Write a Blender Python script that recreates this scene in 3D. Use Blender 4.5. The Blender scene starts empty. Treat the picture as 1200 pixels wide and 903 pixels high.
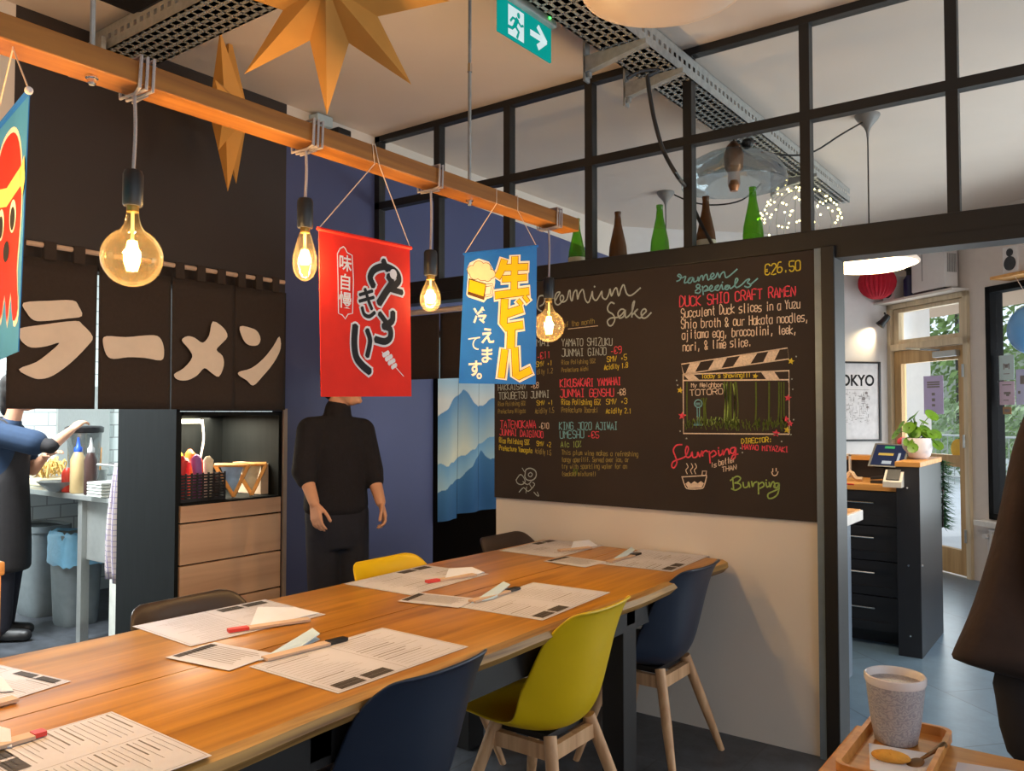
import bpy, bmesh, math, random
from mathutils import Vector, Matrix
random.seed(7)
SC = bpy.context.scene
COL = SC.collection
PI = math.pi

# ------------------------------------------------------------------ camera
F_PX, CAM_H, HORIZON = 961.0, 1.40, 483.0
pitch = math.atan2(HORIZON - 451.5, F_PX)
yaw = math.radians(36.5)
cam_d = bpy.data.cameras.new('camera')
cam_d.sensor_fit = 'HORIZONTAL'
cam_d.sensor_width = 36.0
cam_d.lens = 36.0 * F_PX / 1200.0
cam_d.clip_start = 0.02
cam = bpy.data.objects.new('camera', cam_d)
COL.objects.link(cam)
cam.location = (0, 0, CAM_H)
cam.rotation_euler = (PI / 2 + pitch, 0, yaw)
SC.camera = cam

# ------------------------------------------------------------------ view and sky
SC.view_settings.view_transform = 'Standard'
SC.view_settings.look = 'None'
SC.view_settings.gamma = 1.0
SC.view_settings.use_curve_mapping = False
SC.view_settings.exposure = 0.0
W = bpy.data.worlds.new('sky'); SC.world = W
W.use_nodes = True
bg = W.node_tree.nodes['Background']
bg.inputs[0].default_value = (0.80, 0.90, 1.0, 1)
bg.inputs[1].default_value = 1.6
def daylight(name, loc, aim, w, h, energy, rgb):
    d = bpy.data.lights.new(name, 'AREA'); d.shape = 'RECTANGLE'; d.size = w; d.size_y = h; d.energy = energy; d.color = rgb
    o = bpy.data.objects.new(name, d); COL.objects.link(o); o.location = loc
    o.rotation_euler = (Vector(loc) - Vector(aim)).to_track_quat('Z', 'Y').to_euler(); return o
# overcast daylight coming in through the shop window and the front door glass
daylight('window_daylight', (1.35, 6.15, 1.25), (-1.2, 4.3, 2.3), 4.2, 1.7, 140, (.93, .97, 1.0))
daylight('door_daylight', (-1.25, 8.35, 1.3), (-1.9, 7.4, 1.6), .8, 1.8, 18, (.93, .97, 1.0))

# ------------------------------------------------------------------ pixel -> place helpers (measuring the photograph)
fwv = Vector((-math.sin(yaw) * math.cos(pitch), math.cos(yaw) * math.cos(pitch), math.sin(pitch)))
rtv = Vector((math.cos(yaw), math.sin(yaw), 0))
upv = rtv.cross(fwv)
CP = Vector((0, 0, CAM_H))
def ray(x, y): return fwv + rtv * ((x - 600) / F_PX) - upv * ((y - 451.5) / F_PX)
def onX(x, y, v): d = ray(x, y); return CP + d * (v / d.x)
def onY(x, y, v): d = ray(x, y); return CP + d * (v / d.y)
def onZ(x, y, v): d = ray(x, y); return CP + d * ((v - CAM_H) / d.z)
def onD(x, y, v): return CP + ray(x, y) * v
def onP(x, y, p0, n): d = ray(x, y); return CP + d * ((Vector(p0) - CP).dot(n) / d.dot(n))

# ------------------------------------------------------------------ materials
def lin(c):
    out = []
    for v in c[:3]:
        v = v / 255.0
        out.append(v / 12.92 if v <= 0.04045 else ((v + 0.055) / 1.055) ** 2.4)
    return (out[0], out[1], out[2], 1)
def _new(name):
    m = bpy.data.materials.new(name); m.use_nodes = True
    return m, m.node_tree.nodes, m.node_tree.links, m.node_tree.nodes['Principled BSDF']
def mat(name, rgb, rough=0.6, metal=0.0, var=0.08, scale=18.0, bump=0.0, spec=0.5, stretch=(1, 1, 1), sheen=0.0, coat=0.0, bscale=None):
    m, N, L, b = _new(name)
    b.inputs['Roughness'].default_value = rough
    b.inputs['Metallic'].default_value = metal
    b.inputs['Specular IOR Level'].default_value = spec
    if sheen: b.inputs['Sheen Weight'].default_value = sheen
    if coat: b.inputs['Coat Weight'].default_value = coat; b.inputs['Coat Roughness'].default_value = 0.15
    tc = N.new('ShaderNodeTexCoord'); mp = N.new('ShaderNodeMapping'); mp.inputs['Scale'].default_value = stretch
    L.new(tc.outputs['Object'], mp.inputs['Vector'])
    nz = N.new('ShaderNodeTexNoise'); nz.inputs['Scale'].default_value = scale; nz.inputs['Detail'].default_value = 4
    L.new(mp.outputs[0], nz.inputs['Vector'])
    r = N.new('ShaderNodeValToRGB'); c = lin(rgb)
    r.color_ramp.elements[0].position = 0.3; r.color_ramp.elements[1].position = 0.7
    r.color_ramp.elements[0].color = tuple(v * (1 - var) for v in c[:3]) + (1,)
    r.color_ramp.elements[1].color = tuple(min(1, v * (1 + var)) for v in c[:3]) + (1,)
    L.new(nz.outputs[0], r.inputs[0]); L.new(r.outputs[0], b.inputs['Base Color'])
    if bump:
        n2 = N.new('ShaderNodeTexNoise'); n2.inputs['Scale'].default_value = bscale or scale * 3
        L.new(mp.outputs[0], n2.inputs['Vector'])
        bp = N.new('ShaderNodeBump'); bp.inputs['Strength'].default_value = bump; bp.inputs['Distance'].default_value = 0.01
        L.new(n2.outputs[0], bp.inputs['Height']); L.new(bp.outputs[0], b.inputs['Normal'])
    return m
def wood(name, dark, light, axis=1, scale=7.0, rough=0.45, plank=0.0):
    m, N, L, b = _new(name)
    b.inputs['Roughness'].default_value = rough
    tc = N.new('ShaderNodeTexCoord'); mp = N.new('ShaderNodeMapping')
    s = [scale * 2.2] * 3; s[axis] = scale * 0.12
    mp.inputs['Scale'].default_value = s
    L.new(tc.outputs['Object'], mp.inputs['Vector'])
    nz = N.new('ShaderNodeTexNoise'); nz.inputs['Scale'].default_value = 1.6; nz.inputs['Detail'].default_value = 6; nz.inputs['Distortion'].default_value = 0.6
    L.new(mp.outputs[0], nz.inputs['Vector'])
    r = N.new('ShaderNodeValToRGB')
    r.color_ramp.elements[0].position = 0.32; r.color_ramp.elements[0].color = lin(dark)
    r.color_ramp.elements[1].position = 0.66; r.color_ramp.elements[1].color = lin(light)
    L.new(nz.outputs[0], r.inputs[0])
    L.new(r.outputs[0], b.inputs['Base Color'])
    bp = N.new('ShaderNodeBump'); bp.inputs['Strength'].default_value = 0.12; bp.inputs['Distance'].default_value = 0.004
    L.new(nz.outputs[0], bp.inputs['Height']); L.new(bp.outputs[0], b.inputs['Normal'])
    return m
def tiles(name, c1, c2, mortar, w, h, rough, ms=0.01, rot=(0, 0, 0), offset=0.5, noise=0.0):
    m, N, L, b = _new(name)
    b.inputs['Roughness'].default_value = rough
    tc = N.new('ShaderNodeTexCoord'); mp = N.new('ShaderNodeMapping'); mp.inputs['Rotation'].default_value = rot
    L.new(tc.outputs['Object'], mp.inputs['Vector'])
    br = N.new('ShaderNodeTexBrick'); br.offset = offset
    br.inputs['Scale'].default_value = 1.0; br.inputs['Brick Width'].default_value = w; br.inputs['Row Height'].default_value = h
    br.inputs['Mortar Size'].default_value = ms
    br.inputs['Color1'].default_value = lin(c1); br.inputs['Color2'].default_value = lin(c2); br.inputs['Mortar'].default_value = lin(mortar)
    L.new(mp.outputs[0], br.inputs['Vector'])
    out = br.outputs[0]
    if noise:
        nz = N.new('ShaderNodeTexNoise'); nz.inputs['Scale'].default_value = 9; nz.inputs['Detail'].default_value = 8; nz.inputs['Roughness'].default_value = 0.7
        L.new(tc.outputs['Object'], nz.inputs['Vector'])
        rr = N.new('ShaderNodeValToRGB'); rr.color_ramp.elements[0].position = 0.35; rr.color_ramp.elements[1].position = 0.68
        rr.color_ramp.elements[0].color = (1 - noise,) * 3 + (1,); rr.color_ramp.elements[1].color = (1 + noise,) * 3 + (1,)
        L.new(nz.outputs[0], rr.inputs[0])
        mx = N.new('ShaderNodeMix'); mx.data_type = 'RGBA'; mx.blend_type = 'MULTIPLY'; mx.inputs[0].default_value = 1
        L.new(out, mx.inputs[6]); L.new(rr.outputs[0], mx.inputs[7]); out = mx.outputs[2]
    L.new(out, b.inputs['Base Color'])
    return m
def emit(name, rgb, strength):
    m, N, L, b = _new(name)
    b.inputs['Base Color'].default_value = tuple(v * .2 for v in lin(rgb)[:3]) + (1,)
    b.inputs['Specular IOR Level'].default_value = .1; b.inputs['Roughness'].default_value = .6
    b.inputs['Emission Color'].default_value = lin(rgb); b.inputs['Emission Strength'].default_value = strength
    return m
def glass(name, tint, refl=0.08, rough=0.02, blend=0.25, solid=0.0, solid_rgb=(255, 255, 255)):
    """thin clear glass: see-through with a grazing reflection; 'solid' adds some tinted body"""
    m, N, L, b = _new(name)
    out = N['Material Output']
    tr = N.new('ShaderNodeBsdfTransparent'); tr.inputs[0].default_value = lin(tint)
    gl = N.new('ShaderNodeBsdfGlossy'); gl.inputs['Roughness'].default_value = rough
    lw = N.new('ShaderNodeLayerWeight'); lw.inputs[0].default_value = blend
    mu = N.new('ShaderNodeMath'); mu.operation = 'MULTIPLY_ADD'; mu.inputs[1].default_value = 0.55; mu.inputs[2].default_value = refl * 0.4
    L.new(lw.outputs['Fresnel'], mu.inputs[0])
    mx = N.new('ShaderNodeMixShader'); L.new(mu.outputs[0], mx.inputs[0]); L.new(tr.outputs[0], mx.inputs[1]); L.new(gl.outputs[0], mx.inputs[2])
    last = mx
    if solid:
        df = N.new('ShaderNodeBsdfTranslucent'); df.inputs[0].default_value = lin(solid_rgb)
        d2 = N.new('ShaderNodeBsdfDiffuse'); d2.inputs[0].default_value = lin(solid_rgb)
        a2 = N.new('ShaderNodeMixShader'); L.new(df.outputs[0], a2.inputs[1]); L.new(d2.outputs[0], a2.inputs[2])
        m2 = N.new('ShaderNodeMixShader'); m2.inputs[0].default_value = solid
        L.new(mx.outputs[0], m2.inputs[1]); L.new(a2.outputs[0], m2.inputs[2]); last = m2
    L.new(last.outputs[0], out.inputs[0])
    return m

MT = {}
MT['floor'] = tiles('slate floor', (74, 78, 84), (66, 70, 76), (58, 60, 62), 0.61, 0.61, 0.36, 0.004, noise=0.45)
MT['floor2'] = tiles('sky tinted vinyl floor', (102, 126, 148), (96, 120, 142), (78, 94, 108), 1.2, 0.6, 0.30, 0.004, noise=0.12, rot=(0, 0, .72))  # reflected sky is put into the blue-grey base colour of the vinyl
MT['ceil'] = mat('ceiling paint', (222, 208, 196), 0.9, var=0.02, scale=3)
MT['white_wall'] = mat('white wall paint', (226, 216, 205), 0.85, var=0.02, scale=4)
MT['blue_wall'] = mat('blue wall paint', (72, 80, 122), 0.6, var=0.03, scale=3)
MT['black_wall'] = mat('black wall paint', (52, 43, 40), 0.62, var=0.05, scale=4)
MT['black_metal'] = mat('black painted frame', (24, 22, 22), 0.5, var=0.05, scale=12)
MT['pane'] = glass('partition glass', (246, 248, 248), refl=0.03, blend=0.08)
MT['board'] = mat('chalkboard', (48, 38, 33), 0.8, var=0.12, scale=3.5)
MT['tabletop'] = wood('oiled oak', (152, 98, 26), (200, 138, 46), 1, 6, 0.32)
MT['bark_edge'] = wood('live oak edge', (120, 82, 40), (196, 150, 82), 1, 9, 0.5)
MT['beamwood'] = wood('pine light bar', (140, 84, 26), (172, 110, 40), 1, 9, 0.5)
MT['drawerwood'] = wood('washed oak drawers', (196, 156, 126), (224, 186, 152), 1, 3, 0.55)
MT['beech'] = wood('beech legs', (190, 142, 100), (222, 178, 134), 2, 9, 0.5)
MT['counterwood'] = wood('pine counter', (202, 136, 62), (232, 170, 92), 0, 7, 0.45)
MT['leafwood'] = wood('door leaf wood', (186, 146, 92), (210, 172, 118), 2, 6, 0.5)
MT['doorwood'] = wood('pale door wood', (206, 186, 152), (226, 208, 176), 2, 6, 0.5)
MT['steel'] = mat('stainless steel', (178, 182, 180), 0.32, 0.55, var=0.05, scale=30, stretch=(1, 8, 1))
MT['galv'] = mat('galvanised steel', (168, 170, 168), 0.45, 0.45, var=0.15, scale=40)
MT['chrome'] = mat('chrome', (220, 220, 220), 0.15, 1.0, var=0.02)
MT['black_lam'] = mat('black wood laminate', (21, 24, 25), 0.65, spec=.15, var=0.2, scale=10, stretch=(6, 6, 0.4))
MT['black_cab'] = mat('black cabinet front', (36, 36, 40), 0.38, var=0.05)
MT['blackplastic'] = mat('black plastic', (26, 26, 28), 0.4, var=0.05)
MT['yellow'] = mat('yellow shell', (224, 186, 4), 0.42, var=0.03, scale=6)
MT['navy'] = mat('navy shell', (34, 44, 62), 0.4, var=0.03, scale=6)
MT['brownshell'] = mat('dark brown shell', (56, 44, 38), 0.4, var=0.03, scale=6)
MT['paper'] = mat('paper', (206, 204, 214), 0.75, var=0.02)
MT['ink'] = mat('printing ink', (140, 132, 130), 0.8, var=0.1)
MT['dark_ink'] = mat('dark printing', (66, 58, 52), 0.8, var=0.3, scale=90)
MT['napkin'] = mat('white napkin', (224, 230, 244), 0.85, var=0.02)
MT['kraft'] = mat('kraft sleeve', (206, 176, 150), 0.8, var=0.04)
MT['red'] = mat('red paint', (214, 62, 52), 0.5, var=0.04)
MT['twine'] = mat('grey fabric flex', (176, 164, 160), 0.85, var=0.12, scale=300)
MT['string'] = mat('white string', (214, 190, 170), 0.9)
MT['amber'] = glass('amber bulb glass', (255, 238, 206), refl=0.06, blend=0.14, solid=.014, solid_rgb=(255, 224, 170))
MT['filament'] = emit('glowing filament', (255, 196, 110), 60.0)
MT['brass'] = mat('brass cap', (190, 150, 80), 0.35, 1.0)
MT['star'] = mat('kraft paper star', (206, 146, 66), 0.75, var=0.05, scale=10)
MT['dark_cloth'] = mat('black noren cloth', (52, 42, 37), 0.9, var=0.08, scale=60, bump=0.1)
MT['cream_print'] = mat('cream print', (226, 212, 198), 0.85, var=0.04)
MT['red_cloth'] = mat('red banner cloth', (236, 36, 12), 0.85, var=0.05, scale=12, bump=0.08, bscale=240)
MT['blue_cloth'] = mat('blue banner cloth', (20, 106, 206), 0.85, var=0.05, scale=12, bump=0.08, bscale=240)
MT['pale_blue_cloth'] = mat('sky blue banner cloth', (58, 140, 206), 0.85, var=0.05, scale=12, bump=0.08, bscale=240)
MT['shop_frame'] = mat('matt black shop frame', (18, 18, 20), 0.85, spec=.2)
MT['black_print'] = mat('black print', (24, 22, 26), 0.85)
MT['white_print'] = mat('white print', (236, 226, 222), 0.85, var=0.02)
MT['yellow_print'] = mat('yellow print', (232, 190, 8), 0.85, var=0.03)
MT['brown_print'] = mat('brown print', (92, 56, 24), 0.85, var=0.03)
MT['red_print'] = mat('red print', (206, 32, 14), 0.85, var=0.03)
MT['skin'] = mat('skin', (214, 160, 128), 0.55, var=0.05, scale=14)
MT['hair'] = mat('black hair', (26, 20, 18), 0.5, var=0.3, scale=60, stretch=(6, 6, 1))
MT['sweater'] = mat('navy black sweater', (26, 24, 30), 0.95, var=0.15, scale=60, bump=0.2, bscale=160)
MT['trouser'] = mat('dark navy trousers', (32, 34, 46), 0.9, var=0.1, scale=40)
MT['blue_shirt'] = mat('blue tee shirt', (34, 54, 80), 0.9, var=0.08, scale=30)
MT['apron'] = mat('black apron', (38, 36, 38), 0.85, var=0.1, scale=30)
MT['shoe'] = mat('black shoe', (28, 28, 30), 0.5)
MT['coat'] = mat('brown black coat cloth', (56, 43, 39), 0.95, var=0.2, scale=10, bump=0.3, bscale=30)
for k, c in dict(white=(226, 206, 186), blue=(120, 178, 190), pink=(226, 76, 96), yellow=(214, 194, 60), green=(150, 176, 96), dgreen=(86, 104, 38), grey=(172, 182, 180), dim=(150, 134, 74)).items():
    MT['chalk_' + k] = mat('chalk ' + k, c, 0.95, var=0.18, scale=120)

# ------------------------------------------------------------------ mesh helpers
class MB:
    def __init__(s): s.bm = bmesh.new(); s.lay = None
    def face(s, pts):
        return s.bm.faces.new([s.bm.verts.new(Vector(p)) for p in pts])
    def box(s, x0, x1, y0, y1, z0, z1, M=None, bev=0.0):
        r = bmesh.ops.create_cube(s.bm, size=1.0)
        vs = r['verts']
        for v in vs:
            v.co = Vector((x0 + (v.co.x + .5) * (x1 - x0), y0 + (v.co.y + .5) * (y1 - y0), z0 + (v.co.z + .5) * (z1 - z0)))
        if bev:
            es = list({e for v in vs for e in v.link_edges})
            q = bmesh.ops.bevel(s.bm, geom=es, offset=bev, segments=2, affect='EDGES', profile=0.5)
            vs = list({v for f in q['faces'] for v in f.verts} | {v for v in vs if v.is_valid})
        if M is not None:
            for v in vs: v.co = M @ v.co
        return s
    def tube(s, pts, r, n=8, cap=True):
        pts = [Vector(p) for p in pts]
        rs = r if isinstance(r, (list, tuple)) else [r] * len(pts)
        up = None; rings = []
        for i, p in enumerate(pts):
            t = (pts[min(i + 1, len(pts) - 1)] - pts[max(i - 1, 0)])
            if t.length < 1e-9: t = Vector((0, 0, 1))
            t.normalize()
            if up is None: up = Vector((0, 0, 1)) if abs(t.z) < 0.9 else Vector((1, 0, 0))
            a = (up - t * up.dot(t)); a.normalize(); up = a
            b = t.cross(a)
            rings.append([s.bm.verts.new(p + (a * math.cos(2 * PI * k / n) + b * math.sin(2 * PI * k / n)) * rs[i]) for k in range(n)])
        for i in range(len(rings) - 1):
            for k in range(n):
                s.bm.faces.new((rings[i][k], rings[i][(k + 1) % n], rings[i + 1][(k + 1) % n], rings[i + 1][k]))
        if cap:
            s.bm.faces.new(list(reversed(rings[0]))); s.bm.faces.new(rings[-1])
        return s
    def lathe(s, prof, c, n=24, axis=None, sx=1.0, sy=1.0):
        c = Vector(c); rings = []
        A = Matrix.Identity(3) if axis is None else Vector((0, 0, 1)).rotation_difference(Vector(axis)).to_matrix()
        for (r, z) in prof:
            rings.append([s.bm.verts.new(c + A @ Vector((r * sx * math.cos(2 * PI * k / n), r * sy * math.sin(2 * PI * k / n), z))) for k in range(n)])
        for i in range(len(rings) - 1):
            for k in range(n):
                s.bm.faces.new((rings[i][k], rings[i][(k + 1) % n], rings[i + 1][(k + 1) % n], rings[i + 1][k]))
        s.bm.faces.new(list(reversed(rings[0]))); s.bm.faces.new(rings[-1])
        return s
    def ball(s, c, r, u=16, v=10, M=None):
        rr = r if isinstance(r, (tuple, list)) else (r, r, r)
        q = bmesh.ops.create_uvsphere(s.bm, u_segments=u, v_segments=v, radius=1.0)
        for w in q['verts']:
            w.co = Vector((w.co.x * rr[0], w.co.y * rr[1], w.co.z * rr[2]))
            if M is not None: w.co = M @ w.co
            w.co += Vector(c)
        return s
    def limb(s, a, b, ra, rb, n=14):
        """tapered capsule"""
        a = Vector(a); b = Vector(b); d = (b - a); L = d.length or 1e-6; d.normalize()
        prof = []
        for k in range(6):
            t = -PI / 2 + PI / 2 * (k + 0.2) / 5.2; prof.append((a + d * (ra * math.sin(t)), ra * math.cos(t)))
        for k in range(6):
            t = PI / 2 * k / 5.2; prof.append((b + d * (rb * math.sin(t)), rb * math.cos(t)))
        return s.tube([p for p, _ in prof], [max(r, 1e-4) for _, r in prof], n)
    def prism(s, poly, ext):
        ext = Vector(ext); a = [s.bm.verts.new(Vector(p)) for p in poly]; b = [s.bm.verts.new(Vector(p) + ext) for p in poly]
        n = len(poly)
        s.bm.faces.new(a); s.bm.faces.new(list(reversed(b)))
        for i in range(n): s.bm.faces.new((a[i], b[i], b[(i + 1) % n], a[(i + 1) % n]))
        return s
    def poly(s, pts):
        s.bm.faces.new([s.bm.verts.new(Vector(p)) for p in pts]); return s
    def stroke(s, pts, w, n):
        """flat stroke of width w in the plane with normal n; mitred quads and round ends"""
        pts = [Vector(p) for p in pts]; n = Vector(n).normalized()
        ws = w if isinstance(w, (list, tuple)) else [w] * len(pts)
        L, R = [], []
        for i, p in enumerate(pts):
            t = pts[min(i + 1, len(pts) - 1)] - pts[max(i - 1, 0)]
            if t.length < 1e-9: t = Vector((0, 0, 1))
            t.normalize(); o = n.cross(t)
            q = p
            if i == 0: q = p - t * ws[i] * .3
            if i == len(pts) - 1: q = p + t * ws[i] * .3
            L.append(s.bm.verts.new(q + o * ws[i] * .5)); R.append(s.bm.verts.new(q - o * ws[i] * .5))
        for i in range(len(pts) - 1): s.bm.faces.new((L[i], R[i], R[i + 1], L[i + 1]))
        return s
    def loft(s, A, secs, n=28, sq=1.0):
        R = []
        for c, rx, ry in secs:
            c = Vector(c)
            R.append([s.bm.verts.new(c + A @ Vector((rx * math.copysign(abs(math.cos(2 * PI * k / n)) ** sq, math.cos(2 * PI * k / n)), ry * math.copysign(abs(math.sin(2 * PI * k / n)) ** sq, math.sin(2 * PI * k / n)), 0))) for k in range(n)])
        for i in range(len(R) - 1):
            for k in range(n): s.bm.faces.new((R[i][k], R[i][(k + 1) % n], R[i + 1][(k + 1) % n], R[i + 1][k]))
        s.bm.faces.new(list(reversed(R[0]))); s.bm.faces.new(R[-1])
        return s
    def build(s, name, m, parent=None, smooth=False, fix=True, mods=()):
        if fix: bmesh.ops.recalc_face_normals(s.bm, faces=s.bm.faces)
        me = bpy.data.meshes.new(name)
        off = Vector((0, 0, 0)); q = parent
        while q is not None: off += q.location; q = q.parent
        if off.length > 0: bmesh.ops.translate(s.bm, verts=s.bm.verts, vec=-off)
        s.bm.to_mesh(me); s.bm.free()
        for mm in (m if isinstance(m, (list, tuple)) else [m]): me.materials.append(MT[mm] if isinstance(mm, str) else mm)
        if smooth:
            me.shade_smooth()
            if smooth is not True:
                me.set_sharp_from_angle(angle=math.radians(smooth))
        o = bpy.data.objects.new(name, me); COL.objects.link(o)
        if parent is not None: o.parent = parent
        return o
def tag(o, label=None, cat=None, group=None, kind=None):
    if label: o['label'] = label
    if cat: o['category'] = cat
    if group: o['group'] = group
    if kind: o['kind'] = kind
    return o
def thing(name, loc, label, cat, group=None):
    o = bpy.data.objects.new(name, None); o.empty_display_size = 0.05
    COL.objects.link(o); o.location = loc
    return tag(o, label, cat, group)
def struct(o): o['kind'] = 'structure'; return o
KIDS = {}
def copy_tree(o, parent=None):
    c = o.copy(); COL.objects.link(c)
    if parent is not None: c.parent = parent
    for ch in [q for q in COL.objects if q.parent == o]: copy_tree(ch, c)
    return c
def subsurf(o, lv=1):
    m = o.modifiers.new('smooth', 'SUBSURF'); m.levels = lv; m.render_levels = lv; return o
def solidify(o, t, off=0.0):
    m = o.modifiers.new('thickness', 'SOLIDIFY'); m.thickness = t; m.offset = off; return o
def smoothpts(pts, k=4, closed=False):
    """Catmull-Rom resample of a polyline"""
    P = [Vector(p) for p in pts]; n = len(P); out = []
    rng = n if closed else n - 1
    for i in range(rng):
        p0 = P[(i - 1) % n] if closed or i > 0 else P[i]; p1 = P[i]; p2 = P[(i + 1) % n]
        p3 = P[(i + 2) % n] if closed or i + 2 < n else p2
        for j in range(k):
            t = j / k
            out.append(0.5 * ((2 * p1) + (p2 - p0) * t + (2 * p0 - 5 * p1 + 4 * p2 - p3) * t * t + (3 * p1 - p0 - 3 * p2 + p3) * t ** 3))
    if not closed: out.append(P[-1])
    return out
def light(name, kind, loc, energy, rgb, size=0.1, rot=None, parent=None, **kw):
    d = bpy.data.lights.new(name, kind); d.energy = energy; d.color = rgb
    if kind == 'AREA': d.size = size
    else: d.shadow_soft_size = size
    for k, v in kw.items(): setattr(d, k, v)
    o = bpy.data.objects.new(name, d); COL.objects.link(o); o.location = loc
    if rot: o.rotation_euler = rot
    if parent is not None:
        off = Vector((0, 0, 0)); q = parent
        while q is not None: off += q.location; q = q.parent
        o.location = Vector(loc) - off; o.parent = parent
    return o
def glyphs(text, size, mapf, name, m, parent, bold=0.0):
    """printed characters from the built-in font; mapf(u, v) gives the place; centred on u=v=0"""
    cu = bpy.data.curves.new('lettering', 'FONT'); cu.body = text; cu.size = size; cu.align_x = 'CENTER'; cu.align_y = 'CENTER'; cu.offset = bold
    t = bpy.data.objects.new('lettering', cu); COL.objects.link(t)
    dg = bpy.context.evaluated_depsgraph_get(); dg.update()
    me = bpy.data.meshes.new_from_object(t.evaluated_get(dg))
    mb = MB(); mb.bm.from_mesh(me)
    for v in mb.bm.verts: v.co = mapf(v.co.x, v.co.y)
    bpy.data.objects.remove(t); bpy.data.curves.remove(cu); bpy.data.meshes.remove(me)
    return mb.build(name, m, parent, fix=False) if name else mb
# ================================================================== SETTING
XL, YP, CZ = -3.60, 3.47, 3.07
KX, KY = -1.77, 8.529                      # inner corner between the poster wall and the street front
DF = Vector((0.754, -0.657, 0)); NF = Vector((-0.657, -0.754, 0))   # along the street front / into the room
DP = Vector((-0.657, -0.754, 0))           # along the poster wall, towards the left wall
K0 = Vector((KX, KY, 0))
def fac(s, t, z): return K0 + DF * s + NF * t + Vector((0, 0, z))
MF = Matrix(((DF.x, NF.x, 0, KX), (DF.y, NF.y, 0, KY), (0, 0, 1, 0), (0, 0, 0, 1)))   # local (s, t, z)
plan = [(-8, -3.0), (2.9, -3.0), (2.9, 4.46), (KX, KY), (-3.6, 6.43), (-8, 6.43)]
pa = [(-8, -3.0), (2.9, -3.0), (2.9, 3.52), (-3.6, 3.52), (-3.6, 6.43), (-8, 6.43)]; pb = [(-3.6, 3.52), (2.9, 3.52), (2.9, 4.46), (KX, KY), (-3.6, 6.43)]
struct(MB().prism([(x, y, -0.06) for x, y in pa], (0, 0, 0.06)).build('floor', 'floor'))
struct(MB().prism([(x, y, -0.06) for x, y in pb], (0, 0, 0.06)).build('floor_front', 'floor2'))
struct(MB().prism([(x, y, CZ) for x, y in plan], (0, 0, 0.14)).build('ceiling', 'ceil'))
# left wall: white pier, black field above the kitchen pass, blue field to the partition
m = MB(); m.box(XL - .1, XL, -3.0, 1.45, 2.02, CZ); m.box(XL - .1, XL, -3.0, 0.55, 0, 2.02)
struct(m.build('wall_left_near', 'white_wall'))
m = MB(); m.box(XL - .1, XL, 1.45, 2.81, 2.02, CZ); m.box(XL - .1, XL, 2.205, 2.81, 1.406, 2.02)
struct(m.build('wall_left', 'black_wall'))
m = MB(); m.prism([(XL, 2.81, 0), (XL, 4.0, 0), (XL, 4.0, 2.855), (XL, 2.81, 2.895)], (-.1, 0, 0)); m.prism([(XL, 4.0, 1.95), (XL, 5.25, 1.95), (XL, 5.25, 2.815), (XL, 4.0, 2.855)], (-.1, 0, 0)); m.prism([(XL, 5.25, 0), (XL, 6.46, 0), (XL, 6.46, 2.775), (XL, 5.25, 2.815)], (-.1, 0, 0))
struct(m.build('wall_left_blue', 'blue_wall'))
m = MB(); m.prism([(XL, 2.81, 2.895), (XL, 6.46, 2.775), (XL, 6.46, CZ), (XL, 2.81, CZ)], (-.1, 0, 0))
o = m.build('wall_left_frieze', 'white_wall'); struct(o)
struct(MB().box(XL, XL + .012, 2.800, 2.824, 0, 1.42).build('trim_1', mat('beige edge trim', (150, 134, 122), .5)))
# dark lobby behind the mountain curtain
m = MB(); m.box(-5.2, -5.1, 3.9, 5.4, 0, 2.2); m.box(-5.1, -3.7, 3.88, 3.98, 0, 2.2); m.box(-5.1, -3.7, 5.27, 5.37, 0, 2.2); m.box(-5.1, -3.7, 3.98, 5.27, 2.1, 2.2)
struct(m.build('wall_lobby', 'black_wall'))
struct(MB().box(-8, 2.9, -3.1, -3.0, 0, CZ).build('wall_near', 'white_wall'))
# partition: white lower wall, doorway on the left, doorway on the right
m = MB(); m.box(-2.672, -0.995, YP, YP + .10, 0, 2.06)
struct(m.build('wall_back', 'white_wall'))
m = MB(); m.box(0.62, 2.9, YP, YP + .10, 0, 2.06)
struct(m.build('wall_back_right', 'white_wall'))
bars = [-3.10, -2.60, -2.093, -1.566, -1.037, -0.488, 0.06, 0.61, 1.16, 1.71, 2.26]
fr = MB()
for x in bars: fr.box(x - .021, x + .021, YP - .005, YP + .045, 2.15, CZ - .01)
fr.box(-3.60, 2.9, YP - .006, YP + .046, 3.035, CZ - .002)
fr.box(-3.60, 2.9, YP - .006, YP + .046, 2.622, 2.664)
fr.box(-3.60, -3.56, YP - .006, YP + .046, 2.03, CZ - .002)
fo = struct(fr.build('window_1', 'black_metal'))
xs = [-3.60] + bars + [2.9]
for i in range(len(xs) - 1):
    for z0, z1 in ((2.15, 2.63), (2.66, 3.04)):
        struct(MB().box(xs[i] + .02, xs[i + 1] - .02, YP + .016, YP + .022, z0, z1).build('window_pane', 'pane', fo))
m = MB(); m.box(-3.60, 2.9, YP - .012, YP + .11, 2.075, 2.155, bev=.004)
m.box(-0.995, 2.9, YP - .012, YP + .11, 2.030, 2.08)
m.box(-3.60, -2.66, YP - .006, YP + .10, 2.03, 2.076)
struct(m.build('trim_2', 'black_metal'))
m = MB(); m.box(-0.972, -0.918, YP - .03, YP + .12, 0, 2.08, bev=.004); m.box(0.575, 0.625, YP - .03, YP + .12, 0, 2.08)
struct(m.build('door_1_frame', 'black_metal'))
struct(MB().box(-1.000, -0.972, YP - .022, YP - .0, 0, 2.075).build('trim_3', mat('blue grey edge strip', (120, 136, 150), 0.35, 0.3)))
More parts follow.
